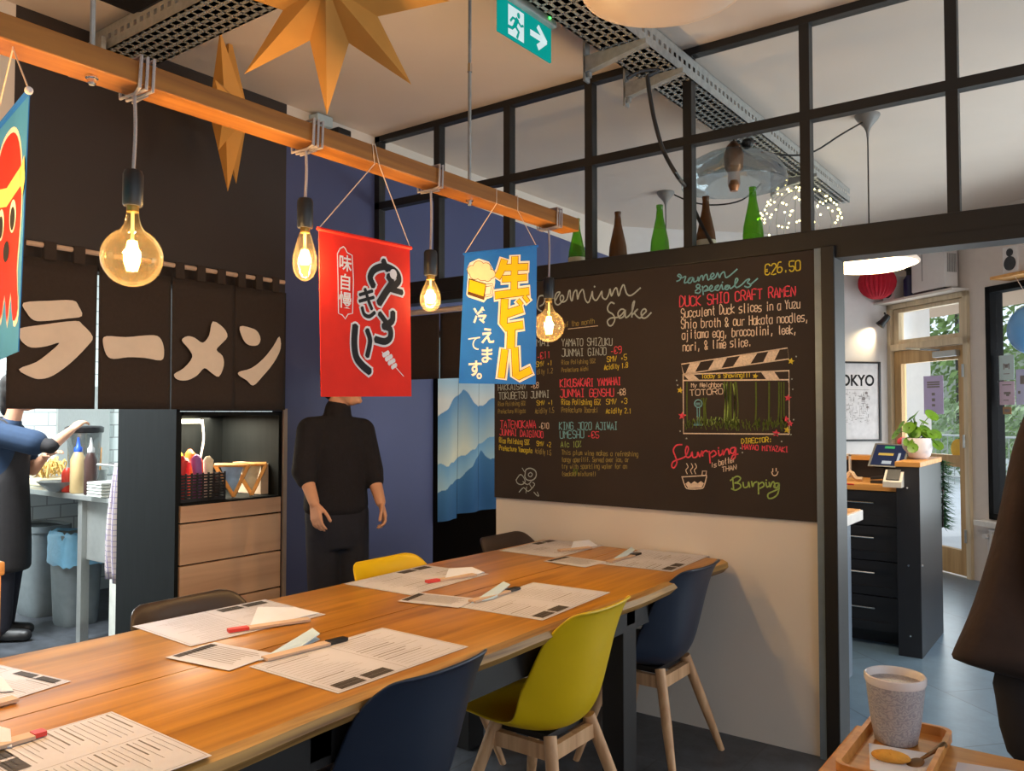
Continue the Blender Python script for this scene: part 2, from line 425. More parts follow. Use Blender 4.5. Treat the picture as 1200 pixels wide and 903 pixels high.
# poster wall and street front
m = MB()
q = [K0 + DP * 0, K0 + DP * 2.8]
m.prism([q[0], q[1], q[1] - DF * .12, q[0] - DF * .12 ], (0, 0, CZ))
struct(m.build('wall_poster', mat('cool white wall', (226, 222, 220), 0.85, var=0.02)))
WS0, WS1, WZ0, WZ1 = 1.205, 6.1, 0.53, 2.40
m = MB()
m.box(-.12, 6.3, -.14, 0, 2.43, CZ, M=MF); m.box(1.02, WS0, -.14, 0.0, 0, 2.43, M=MF); m.box(WS0, 6.3, -.14, 0, 0, WZ0, M=MF); m.box(-.12, 0.0, -.14, 0, 0, 2.43, M=MF)
struct(m.build('wall_front', mat('warm white front wall', (222, 210, 200), 0.85, var=0.02)))
# front door: frame, transom light, leaf, closer
dz = 2.02
m = MB()
m.box(0.0, 0.05, -.12, .03, 0, 2.43, M=MF); m.box(0.97, 1.02, -.12, .03, 0, 2.43, M=MF); m.box(0.0, 1.02, -.12, .03, 2.385, 2.43, M=MF); m.box(0.0, 1.02, -.12, .03, 1.985, 2.045, M=MF)
d1 = struct(m.build('door_2', 'doorwood'))
m = MB()
m.box(.055, .15, -.06, -.005, 0.01, 1.98, M=MF); m.box(.875, .965, -.06, -.005, 0.01, 1.98, M=MF); m.box(.15, .875, -.06, -.005, 1.86, 1.98, M=MF); m.box(.15, .875, -.06, -.005, .01, .22, M=MF); m.box(.15, .875, -.06, -.005, 0.93, 1.03, M=MF)
struct(m.build('door_leaf', 'leafwood', d1))
m = MB(); m.box(.15, .875, -.04, -.034, .22, .93, M=MF); m.box(.15, .875, -.04, -.034, 1.03, 1.86, M=MF)
struct(m.build('door_glass', 'pane', d1))
m = MB(); m.box(.06, .13, -.05, .0, 2.05, 2.38, M=MF); m.box(.90, .96, -.05, .0, 2.05, 2.38, M=MF); m.box(.13, .90, -.05, .0, 2.05, 2.085, M=MF); m.box(.13, .90, -.05, .0, 2.345, 2.38, M=MF)
struct(m.build('door_transom_frame', 'doorwood', d1))
struct(MB().box(.13, .90, -.03, -.024, 2.085, 2.345, M=MF).build('door_transom_glass', 'pane', d1))
m = MB(); m.box(.62, .90, -.005, .045, 1.885, 1.94, M=MF, bev=.006); m.tube([fac(.70, .03, 1.95), fac(.55, .10, 1.965), fac(.28, .035, 1.995)], .009, 6)
struct(m.build('door_closer', 'steel', d1))
m = MB()
for z in (.3, 1.1, 1.7): m.tube([fac(.972, .035, z), fac(.972, .035, z + .11)], .011, 8)
struct(m.build('door_hinges', 'steel', d1))
# shop window
m = MB()
m.box(WS0, WS0 + .05, -.11, .015, WZ0, WZ1 + .03, M=MF); m.box(WS0, WS1, -.11, .015, WZ1 - .02, WZ1 + .03, M=MF); m.box(WS0, WS1, -.11, .015, WZ0, WZ0 + .05, M=MF); m.box(3.6, 3.66, -.11, .015, WZ0, WZ1, M=MF); m.box(WS1, WS1 + .06, -.11, .015, WZ0, WZ1, M=MF)
w2 = struct(m.build('window_2', 'shop_frame'))
struct(MB().box(WS0 + .05, WS1, -.05, -.044, WZ0 + .05, WZ1 - .02, M=MF).build('window_pane', 'pane', w2))
struct(MB().box(WS0 - .05, WS1, -.0, .12, WZ0 - .05, WZ0 - .01, M=MF).build('window_sill', mat('white sill', (226, 222, 216), 0.5), w2))
# kitchen shell
MT['tile'] = tiles('white wall tile', (222, 230, 228), (214, 224, 224), (166, 174, 174), 0.20, 0.10, 0.25, 0.005, rot=(PI / 2, PI / 2, 0))
struct(MB().box(-6.6, -6.5, -3, 6.43, 0, CZ).build('wall_kitchen', 'tile'))
MT['tile2'] = tiles('white wall tile far', (222, 230, 228), (214, 224, 224), (166, 174, 174), 0.20, 0.10, 0.25, 0.005, rot=(PI / 2, 0, 0))
struct(MB().box(-6.5, -3.7, 3.85, 3.95, 0, CZ).build('wall_kitchen_end', 'tile2'))
# outdoors
struct(MB().prism([tuple(fac(-28, -.15, -.08)), tuple(fac(14, -.15, -.08)), tuple(fac(14, -30, -.08)), tuple(fac(-28, -30, -.08))], (0, 0, .02)).build('ground_outside', mat('pale pavement', (196, 200, 206), 0.8, var=0.08, scale=2)))
struct(MB().box(-3.5, 7, -2.3, -.15, 2.62, 2.72, M=MF).build('ceiling_outside', mat('porch soffit', (224, 190, 160), 0.9, var=.03)))
struct(MB().box(-1.0, -.12, -.55, -.15, -.06, 2.62, M=MF).build('wall_outside', mat('white render', (232, 236, 240), 0.9, var=.02)))
struct(MB().box(-30, 16, -16.3, -16, -.06, 3.4, M=MF).build('wall_outside_far', mat('grey garden wall', (150, 156, 140), 0.9, var=.15, scale=2)))
# ================================================================== TABLE AND CHAIRS
TZ = 0.762
t = thing('long_dining_table', (-1.87, 1.4, 0), 'long oiled oak plank table on black steel legs, laid with menus', 'table')
def edge_x(y, base, amp): return base + amp * (math.sin(y * 3.1) * .5 + math.sin(y * 7.3 + 1) * .3 + math.sin(y * 15.0) * .12)
for sgn, x_in, x_out in ((1, -1.868, -1.372), (-1, -1.873, -2.362)):
    m = MB(); n = 60; y0, y1 = -0.75, 3.425; rows = []
    for i in range(n + 1):
        y = y0 + (y1 - y0) * i / n
        xo = edge_x(y, x_out, .016 * sgn)
        xb = xo - sgn * .004
        rows.append([m.bm.verts.new(v) for v in ((x_in, y, TZ), (xo - sgn * .022, y, TZ), (xo, y, TZ - .010), (xo + sgn * .004, y, TZ - .030), (xb - sgn * .016, y, TZ - .055), (x_in, y, TZ - .055))])
    for i in range(n):
        for k in range(6):
            f = m.bm.faces.new((rows[i][k], rows[i][(k + 1) % 6], rows[i + 1][(k + 1) % 6], rows[i + 1][k]))
            f.material_index = 1 if k in (1, 2, 3) else 0
    m.bm.faces.new(rows[0]); m.bm.faces.new(list(reversed(rows[-1])))
    m.build('plank', ['tabletop', 'bark_edge'], t, smooth=40)
for x in (-1.555, -2.28):
    for y in (-.35, 2.66):
        m = MB(); m.box(x, x + .09, y, y + .10, 0, .66, bev=.003); m.build('leg', 'black_metal', t)
m = MB(); m.box(-1.51, -1.46, -.6, 3.35, .60, .705); m.box(-2.28, -2.23, -.6, 3.35, .60, .705)
for y in (-.35, 1.2, 2.66): m.box(-2.28, -1.46, y + .02, y + .08, .62, .705)
m.build('under_frame', 'black_metal', t)

# ---- shell chair: faces +x locally, origin on the floor below the seat
def make_chair(name, label, cat, shell_m, group=None):
    r = thing(name, (0, 0, 0), label, cat, group)
    prof = [(.235, .405), (.215, .425), (.14, .422), (.03, .402), (-.07, .394), (-.135, .412), (-.175, .470), (-.200, .56), (-.222, .66), (-.240, .73), (-.258, .782), (-.272, .797)]
    half = [.150, .178, .205, .222, .230, .232, .230, .226, .220, .208, .180, .140]
    lift = [.000, .006, .022, .042, .062, .085, .078, .052, .035, .022, .010, .002]
    fwd = [.000, .000, .004, .012, .030, .070, .098, .090, .072, .050, .026, .010]
    prof2 = smoothpts([(a, h, b) for (a, b), h in zip(prof, half)], 3)
    ll = smoothpts([(l, f, 0) for l, f in zip(lift, fwd)], 3)
    m = MB(); nv = 12; rows = []
    for p, q in zip(prof2, ll):
        row = []
        for k in range(nv + 1):
            v = -1 + 2 * k / nv; a = abs(v) ** 2.4
            row.append(m.bm.verts.new((p.x + q.y * a, v * p.y, p.z + q.x * a)))
        rows.append(row)
    for i in range(len(rows) - 1):
        for k in range(nv): m.bm.faces.new((rows[i][k], rows[i + 1][k], rows[i + 1][k + 1], rows[i][k + 1]))
    s = m.build('shell', shell_m, r, smooth=True); solidify(s, .009, 0); subsurf(s, 1)
    # cushion pad on the seat
    for sx in (1, -1):
        for sy in (1, -1):
            m = MB(); a = Vector((.105 * sx - .01, .115 * sy, .396)); b = Vector((.215 * sx - .01, .225 * sy, 0))
            m.tube([a, a.lerp(b, .5), b], [.021, .020, .013], 10)
            m.build('leg', 'beech', r, smooth=60)
    m = MB()
    for sx in (1, -1):
        m.box(.115 * sx - .022, .115 * sx + .002, -.12, .12, .325, .372)
    for sy in (1, -1):
        m.box(-.13, .11, .122 * sy - .011, .122 * sy + .011, .325, .372)
    m.build('leg_brace', 'beech', r)
    m = MB(); m.box(-.10, .08, -.105, .105, .372, .392); m.build('mount_plate', 'black_metal', r)
    return r
def put(c, x, y, a): c.location = (x, y, 0); c.rotation_euler = (0, 0, math.radians(a))
cy = make_chair('shell_chair', 'yellow shell chair with beech legs on the near side of the long table', 'chair', 'yellow', 'shell chairs around the long table')
put(cy, -1.555, 2.26, 180)
cn = make_chair('shell_chair', 'dark navy shell chair at the far table end against the white wall', 'chair', 'navy', 'shell chairs around the long table')
put(cn, -1.58, 3.07, 180)
c2 = copy_tree(cn); c2['label'] = 'dark navy shell chair closest to the camera, cut off at the bottom edge'; put(c2, -1.555, 1.50, 180)
c3 = copy_tree(cy); c3['label'] = 'yellow shell chair on the far side of the table, only its back top showing'; put(c3, -2.205, 2.42, 0)
cb = make_chair('shell_chair', 'dark brown shell chair behind the table beside the kitchen bins', 'chair', 'brownshell', 'shell chairs around the long table')
put(cb, -2.205, 1.52, 0)
c4 = copy_tree(cb); c4['label'] = 'dark brown shell chair behind the far table end, below the mountain curtain'; put(c4, -2.205, 3.22, 0)

# ---- things laid on the table
def rect_from(cs, z):
    P = [onZ(x, y, z) for x, y in cs]
    c = sum(P, Vector()) / 4
    u = (P[1] - P[0]) + (P[2] - P[3]); u.normalize(); v = Vector((-u.y, u.x, 0))
    L = ((P[1] - P[0]).length + (P[2] - P[3]).length) / 2; Wd = ((P[3] - P[0]).length + (P[2] - P[1]).length) / 2
    if (P[3] - P[0]).dot(v) < 0: v = -v
    return c, u, v, L, Wd
rng = random.Random(3)
def menu(cs, label, size=(.42, .297), flip=1, small=False, n=0):
    c, u, v, L, Wd = rect_from(cs, TZ)
    if size: L, Wd = size
    z0 = TZ + .0012 + n * .0012
    th = thing('leaflet' if small else 'menu_sheet', (c.x, c.y, z0), label, 'menu', 'leaflets on the table' if small else 'menus on the long table')
    def p(a, b, h=0): q = c + u * (a * L / 2) + v * (b * Wd / 2); return Vector((q.x, q.y, z0 + h))
    m = MB(); m.prism([p(-1, -1), p(1, -1), p(1, 1), p(-1, 1)], (0, 0, .0008)); m.build('sheet', 'paper', th)
    m = MB(); up = Vector((0, 0, 1))
    def bar(a0, a1, b, w): m.poly([p(a0, b - w, .0014), p(a1, b - w, .0014), p(a1, b + w, .0014), p(a0, b + w, .0014)])
    def photo(a0, a1, b0, b1): m2.poly([p(a0, b0, .0014), p(a1, b0, .0014), p(a1, b1, .0014), p(a0, b1, .0014)])
    m2 = MB()
    if small:
        for k in range(9): bar(-.86, .5 + rng.random() * .3, -.5 + k * .15, .02)
        photo(-.95, -.72, -.8, .8)
    else:
        for col0 in (-.93, .05):
            b = -.86
            while b < .86:
                if rng.random() < .18: bar(col0, col0 + .40 + rng.random() * .2, b, .014); b += .10
                else: bar(col0 + .02, col0 + .45 + rng.random() * .34, b, .0045); b += .07 + .04 * rng.random()
        for e in (-.965, .965): m.poly([p(e - .003, -.95, .0014), p(e + .003, -.95, .0014), p(e + .003, .95, .0014), p(e - .003, .95, .0014)])
        for e in (-.955, .955): bar(-.965, .965, e, .004)
        m.poly([p(-.006, -.95, .0014), p(.0, -.95, .0014), p(.0, .95, .0014), p(-.006, .95, .0014)])
        if flip > 0: photo(-.90, -.56, .66, .92); photo(-.50, -.16, .66, .92)
        else: photo(.16, .50, .66, .92); photo(.56, .90, .66, .92)
    tag(m.build('print', 'ink', th), kind='stuff'); m2.build('picture', 'dark_ink', th)
    return c, u, v, L, Wd, z0
MENUS = [
    ([(392, 815), (296, 780), (452, 735), (545, 759)], 'white menu sheet with a blue napkin, second nearest on the right table half', 1),
    ([(631, 729), (543, 710), (627, 682), (713, 695)], 'white menu sheet in front of the near yellow chair', 1),
    ([(781, 672), (709, 659), (754, 643), (829, 652)], 'white menu sheet at the right far corner of the table by the navy chair', 1),
    ([(312, 702), (380, 721), (220, 758), (158, 734)], 'white menu sheet in front of the dark brown chair by the kitchen', 1),
    ([(502, 661), (570, 674), (476, 698), (408, 684)], 'white menu sheet in front of the far yellow chair', 1),
    ([(648, 632), (704, 639), (655, 654), (581, 645)], 'white menu sheet at the far left corner of the table by the wall', 1),
]
def fit_menu(cs, label, k):
    # photographed corner list starts at the photo-printed end; lay the sheet by its centre and the direction of its long side
    c, u, v, L, Wd = rect_from(cs, TZ)
    return menu(cs, label, (min(max(L, Wd), .50), min(min(L, Wd), .33)) if L > Wd else None)
placed = []
for i, (cs, label, k) in enumerate(MENUS):
    P = [onZ(x, y, TZ) for x, y in cs]
    if (P[1] - P[0]).length < (P[2] - P[1]).length: cs = cs[1:] + cs[:1]
    placed.append(menu(cs, label, None))
for cs, label in (([(62, 803), (15, 822), (-110, 800), (-60, 765)], 'white menu sheet cut by the left photo edge'),
                  ([(125, 833), (230, 880), (90, 960), (-30, 885)], 'white menu sheet nearest the camera, cut by the bottom edge')):
    P = [onZ(x, y, TZ) for x, y in cs]
    if (P[1] - P[0]).length < (P[2] - P[1]).length: cs = cs[1:] + cs[:1]
    placed.append(menu(cs, label, None))
for cs, label in (([(197, 772), (270, 787), (322, 767), (248, 753)], 'small leaflet on the table gap beside the nearest blue napkin'),
                  ([(467, 705), (537, 713), (560, 702), (490, 695)], 'small leaflet on the table gap near the middle of the table'),
                  ([(637, 658), (691, 666), (706, 658), (664, 652)], 'small leaflet on the table gap at the far table end')):
    menu(cs, label, None, small=True, n=1)
def cutlery(px0, px1, nap, label1, label2, tip, nap_m='napkin'):
    """kraft sleeve of chopsticks from px0 (tip end) to px1, and a folded napkin fan beside it"""
    a = onZ(px0[0], px0[1], TZ); b = onZ(px1[0], px1[1], TZ); z = TZ + .004
    a.z = b.z = z; d = (b - a).normalized(); w = Vector((-d.y, d.x, 0)) * .016
    th = thing('chopstick_sleeve', tuple(a), label1, 'chopsticks', 'chopsticks in sleeves on the menus')
    s0 = a + d * ((b - a).length * .24)
    m = MB(); m.prism([s0 - w, b - w, b + w, s0 + w], (0, 0, .007)); m.build('sleeve', 'kraft', th)
    m = MB(); m.prism([a - w * .75, s0 - w * .75, s0 + w * .75, a + w * .75], (0, 0, .009)); m.build('chopstick_ends', tip, th)
    q = [onZ(x, y, TZ) for x, y in nap]
    for v in q: v.z = z + .001
    c = sum(q, Vector()) / len(q)
    m = MB(); hi = Vector((0, 0, .022))
    p0, p1, p2, p3 = q
    m.bm.faces.new([m.bm.verts.new(x) for x in (p0, p1, p2 + hi * .8, p3 + hi)])
    m.bm.faces.new([m.bm.verts.new(x) for x in (p0, p1, p2 + hi * .12, p3 + hi * .12)])
    o = m.build('folded_napkin', nap_m); solidify(o, .002)
    tag(o, label2, 'napkin', 'napkins on the menus')
MT['bluenap'] = mat('pale blue napkin', (196, 220, 238), 0.8, var=.02)
cutlery((405, 751), (310, 775), [(303, 776), (345, 765), (375, 752), (366, 747)], 'black tipped chopstick sleeve on the nearest full menu sheet', 'pale folded napkin beside the black chopsticks on the nearest full menu', 'blackplastic', 'bluenap')
cutlery((607, 691), (553, 707), [(552, 708), (578, 703), (598, 692), (590, 690)], 'black tipped chopstick sleeve on the menu before the near yellow chair', 'pale folded napkin on the menu before the near yellow chair', 'blackplastic', 'bluenap')
cutlery((749, 650), (714, 660), [(712, 660), (730, 656), (744, 650), (740, 648)], 'chopstick sleeve on the menu by the far navy chair', 'pale folded napkin on the menu by the far navy chair', 'blackplastic', 'bluenap')
cutlery((267, 742), (362, 728), [(292, 738), (374, 720), (345, 720), (302, 721)], 'red tipped chopstick sleeve on the menu before the brown chair', 'white folded napkin on the menu before the brown chair', 'red')
cutlery((500, 684), (556, 675), [(520, 682), (568, 672), (553, 671), (526, 674)], 'red tipped chopstick sleeve on the menu before the far yellow chair', 'white folded napkin on the menu before the far yellow chair', 'red')
cutlery((655, 647), (692, 643), [(668, 646), (700, 640), (690, 638), (672, 641)], 'chopstick sleeve on the menu at the far left table corner', 'white folded napkin on the menu at the far left table corner', 'kraft')
cutlery((52, 862), (-10, 880), [(-20, 880), (14, 878), (12, 868), (-20, 862)], 'red tipped chopstick sleeve on the menu nearest the camera', 'white folded napkin on the menu nearest the camera', 'red')
cutlery((-30, 835), (18, 822), [(-40, 815), (16, 812), (2, 804), (-40, 798)], 'chopstick sleeve on the menu at the left photo edge', 'white folded napkin on the menu at the left photo edge', 'kraft')
# ================================================================== CHALKBOARD
BY = YP - .016
bt = thing('chalkboard', (-1.83, BY, 1.5), 'large black chalkboard menu covered in coloured chalk writing on the back wall', 'chalkboard')
MB().box(-2.672, -1.002, BY, YP - .001, .951, 2.072).build('panel', 'board', bt)
NB = Vector((0, -1, 0))
def bp(x, y, h=.0012):
    q = onY(x, y, BY - h); return q
FONT = {
'A': '02 28 42|14 34', 'B': '02 08 38 47 46 35 05|35 44 43 32 02', 'C': '47 38 18 07 03 12 32 43', 'D': '02 08 28 46 44 22 02', 'E': '48 08 02 42|05 35', 'F': '48 08 02|05 35', 'G': '47 38 18 07 03 12 32 43 45 25', 'H': '02 08|42 48|05 45', 'I': '22 28|08 48|02 42', 'J': '48 43 32 12 03|18 48', 'K': '02 08|48 05 42', 'L': '08 02 42', 'M': '02 08 25 48 42', 'N': '02 08 42 48', 'O': '12 03 07 18 38 47 43 32 12', 'P': '02 08 38 47 46 35 05', 'Q': '12 03 07 18 38 47 43 32 12|24 42', 'R': '02 08 38 47 46 35 05|25 42', 'S': '47 38 18 07 06 15 35 44 43 32 12 03', 'T': '08 48|28 22', 'U': '08 03 12 32 43 48', 'V': '08 22 48', 'W': '08 12 26 32 48', 'X': '02 48|08 42', 'Y': '08 25 48|25 22', 'Z': '08 48 02 42',
'0': '12 03 07 18 38 47 43 32 12', '1': '17 28 22', '2': '07 18 38 47 46 02 42', '3': '07 18 38 47 46 35 25|35 44 43 32 12 03', '4': '38 04 44|38 32', '5': '48 08 05 35 44 43 32 12 03', '6': '38 18 06 03 12 32 43 44 35 15 04', '7': '08 48 12', '8': '15 06 07 18 38 47 46 35 15 04 03 12 32 43 44 35', '9': '12 32 44 47 38 18 07 06 15 35 46',
'a': '46 16 05 03 12 32 44|46 42', 'b': '08 02 32 43 45 36 06', 'c': '45 36 16 05 03 12 32 43', 'd': '48 42 12 03 05 16 46', 'e': '04 44 45 36 16 05 03 12 32 43', 'f': '48 38 27 22|15 45', 'g': '42 12 03 05 16 46 41 30 10', 'h': '08 02|05 16 36 45 42', 'i': '26 22|28 27', 'j': '26 21 10|28 27', 'k': '08 02|46 04 42', 'l': '28 23 32', 'm': '02 06|05 16 25 22|25 36 45 42', 'n': '02 06|05 16 36 45 42', 'o': '12 03 05 16 36 45 43 32 12', 'p': '00 06 36 45 43 32 02', 'q': '40 46 16 05 03 12 42', 'r': '12 16|15 26 46', 's': '46 16 05 14 34 43 32 02', 't': '28 23 32|16 36', 'u': '06 03 12 32 43|46 42', 'v': '06 22 46', 'w': '06 12 24 32 46', 'x': '06 42|02 46', 'y': '06 22|46 10', 'z': '06 46 02 42',
'.': '22 23', ',': '23 11', '-': '14 34', '+': '14 34|23 25', '%': '02 48|07 18|32 43', '&': '42 06 07 18 28 37 36 03 12 22 44', "'": '28 27', '!': '28 24|22 23', ':': '22 23|25 26', '(': '38 26 24 32', ')': '18 26 24 12', '\u20ac': '47 38 18 07 03 12 32 43|05 35|04 24'.replace('05 35', '05 25'), '"': '18 17|38 37'}
crng = random.Random(5)
def chalk_line(mb, s, x0, y0, x1, y1, hpx, w=.0042):
    n = len(s); W_ = (x1 - x0) / n
    slope = (y1 - y0) / max(1, (x1 - x0))
    for i, ch in enumerate(s):
        if ch == ' ' or ch not in FONT: continue
        cx = x0 + W_ * i; dy = crng.uniform(-.05, .05) * hpx; k = hpx * crng.uniform(.94, 1.04); sl = crng.uniform(-.06, .06)
        narrow = ch in "Iil.,'!:1"
        for st in FONT[ch].split('|'):
            pts = []
            for tok in st.split():
                gx = int(tok[0]) / 4; gy = (int(tok[1]) - 2) / 6
                if narrow: gx = .5 + (gx - .5) * .55
                px = cx + W_ * (.08 + .76 * (gx + sl * gy)); pts.append(bp(px, y0 + slope * (px - x0) + dy - gy * k))
            if len(pts) > 2: pts = smoothpts(pts, 2)
            mb.stroke(pts, w, NB)
def chalk_path(mb, pts, ox, oy, sc, w=.005, k=4):
    q = [(ox + x / sc, oy + y / sc, 0) for x, y in pts]
    q = smoothpts(q, k) if len(q) > 2 else [Vector(p) for p in q]
    mb.stroke([bp(p.x, p.y) for p in q], w, NB)
CH = {k: MB() for k in ('white', 'blue', 'pink', 'yellow', 'green', 'grey', 'dim')}
# headings in joined-up chalk
for p in ([(290, 290), (268, 275), (263, 250), (272, 205), (285, 193), (303, 195), (310, 220), (300, 245), (280, 258)],
          [(375, 225), (392, 195), (405, 172), (385, 175), (373, 205), (375, 238), (392, 250), (412, 235), (428, 210), (420, 190), (408, 198), (408, 222), (425, 232), (448, 215), (460, 165), (468, 165), (470, 205), (480, 225), (490, 175), (508, 160), (515, 215), (525, 180), (548, 155), (562, 215), (582, 235), (600, 190), (606, 165), (610, 205), (630, 222), (652, 190), (665, 165), (668, 200), (690, 215), (710, 180), (716, 150), (725, 195), (740, 160), (757, 145), (770, 195), (785, 150), (802, 125), (820, 180), (850, 190), (905, 145)],
          [(618, 135), (622, 138)],
          [(742, 242), (722, 235), (702, 262), (706, 290), (735, 310), (746, 340), (730, 375), (710, 378), (700, 352), (722, 332), (772, 324), (806, 286), (786, 277), (766, 300), (774, 331), (800, 322), (811, 282), (814, 330), (848, 300), (862, 262), (868, 225), (856, 250), (852, 325)],
          [(855, 312), (890, 275), (868, 300), (900, 332), (922, 310), (942, 288), (928, 275), (910, 297), (918, 330), (942, 328), (972, 298)]):
    chalk_path(CH['grey'], p, 580, 310, 5.31, .0075)
for p in ([(62, 187), (78, 180), (88, 160), (75, 148), (68, 158), (92, 168), (112, 160), (104, 195), (122, 190), (140, 168), (152, 166), (132, 170), (123, 192), (140, 195), (155, 168), (158, 190), (176, 182), (180, 162), (185, 187), (192, 165), (204, 155), (208, 182), (216, 158), (229, 150), (236, 180), (252, 168), (270, 153), (262, 142), (250, 158), (258, 176), (278, 165), (290, 140), (300, 168), (308, 148), (326, 135), (335, 166), (358, 155), (398, 120)],
          [(165, 242), (192, 215), (180, 205), (170, 218), (195, 235), (185, 253), (165, 250)], [(205, 215), (210, 262)], [(208, 225), (225, 212), (235, 228), (215, 242), (245, 234), (260, 220), (254, 210), (243, 226), (254, 243), (275, 232), (296, 210), (279, 215), (276, 233), (296, 236), (312, 205), (318, 232), (335, 222), (350, 211), (334, 213), (331, 229), (346, 232), (356, 210), (360, 228), (382, 212), (402, 180), (392, 172), (385, 205), (396, 222), (425, 205), (450, 180), (468, 176), (455, 195), (476, 206), (460, 221), (440, 215)], [(470, 208), (512, 172)], [(316, 192), (318, 194)]):
    chalk_path(CH['blue'], p, 780, 290, 4.75, .0062)
for p in ([(132, 545), (102, 549), (86, 575), (96, 605), (105, 640), (90, 668), (78, 660), (86, 635), (130, 618), (152, 605), (166, 570), (158, 553), (150, 580), (158, 612), (178, 605), (185, 583), (190, 612), (211, 608), (216, 584), (226, 610), (238, 578), (241, 606)], [(241, 594), (249, 582), (260, 577), (267, 583)], [(276, 580), (281, 642)], [(280, 592), (300, 577), (313, 595), (290, 611)], [(325, 575), (330, 603), (344, 592), (347, 572), (351, 600), (360, 578), (374, 568), (382, 596)], [(411, 560), (392, 565), (388, 585), (405, 590), (416, 560), (413, 612), (395, 622), (401, 602), (428, 595)], [(324, 562), (326, 564)]):
    chalk_path(CH['pink'], p, 770, 400, 4.515, .0066)
for p in ([(400, 720), (405, 782)], [(388, 735), (420, 713), (442, 722), (428, 742), (410, 748), (436, 752), (442, 770), (415, 786), (394, 778)], [(455, 745), (460, 771), (480, 766), (484, 742), (490, 770)], [(500, 740), (506, 768), (513, 748), (528, 742)], [(536, 745), (537, 806)], [(538, 755), (558, 744), (566, 762), (545, 776)], [(576, 745), (581, 769), (590, 765)], [(593, 745), (598, 770), (607, 748), (618, 742), (625, 769)], [(645, 750), (628, 750), (618, 768), (634, 774), (646, 752), (640, 802), (615, 826), (590, 828), (588, 806), (620, 790), (646, 778)], [(577, 732), (579, 734)]):
    chalk_path(CH['green'], p, 770, 400, 4.515, .0062)
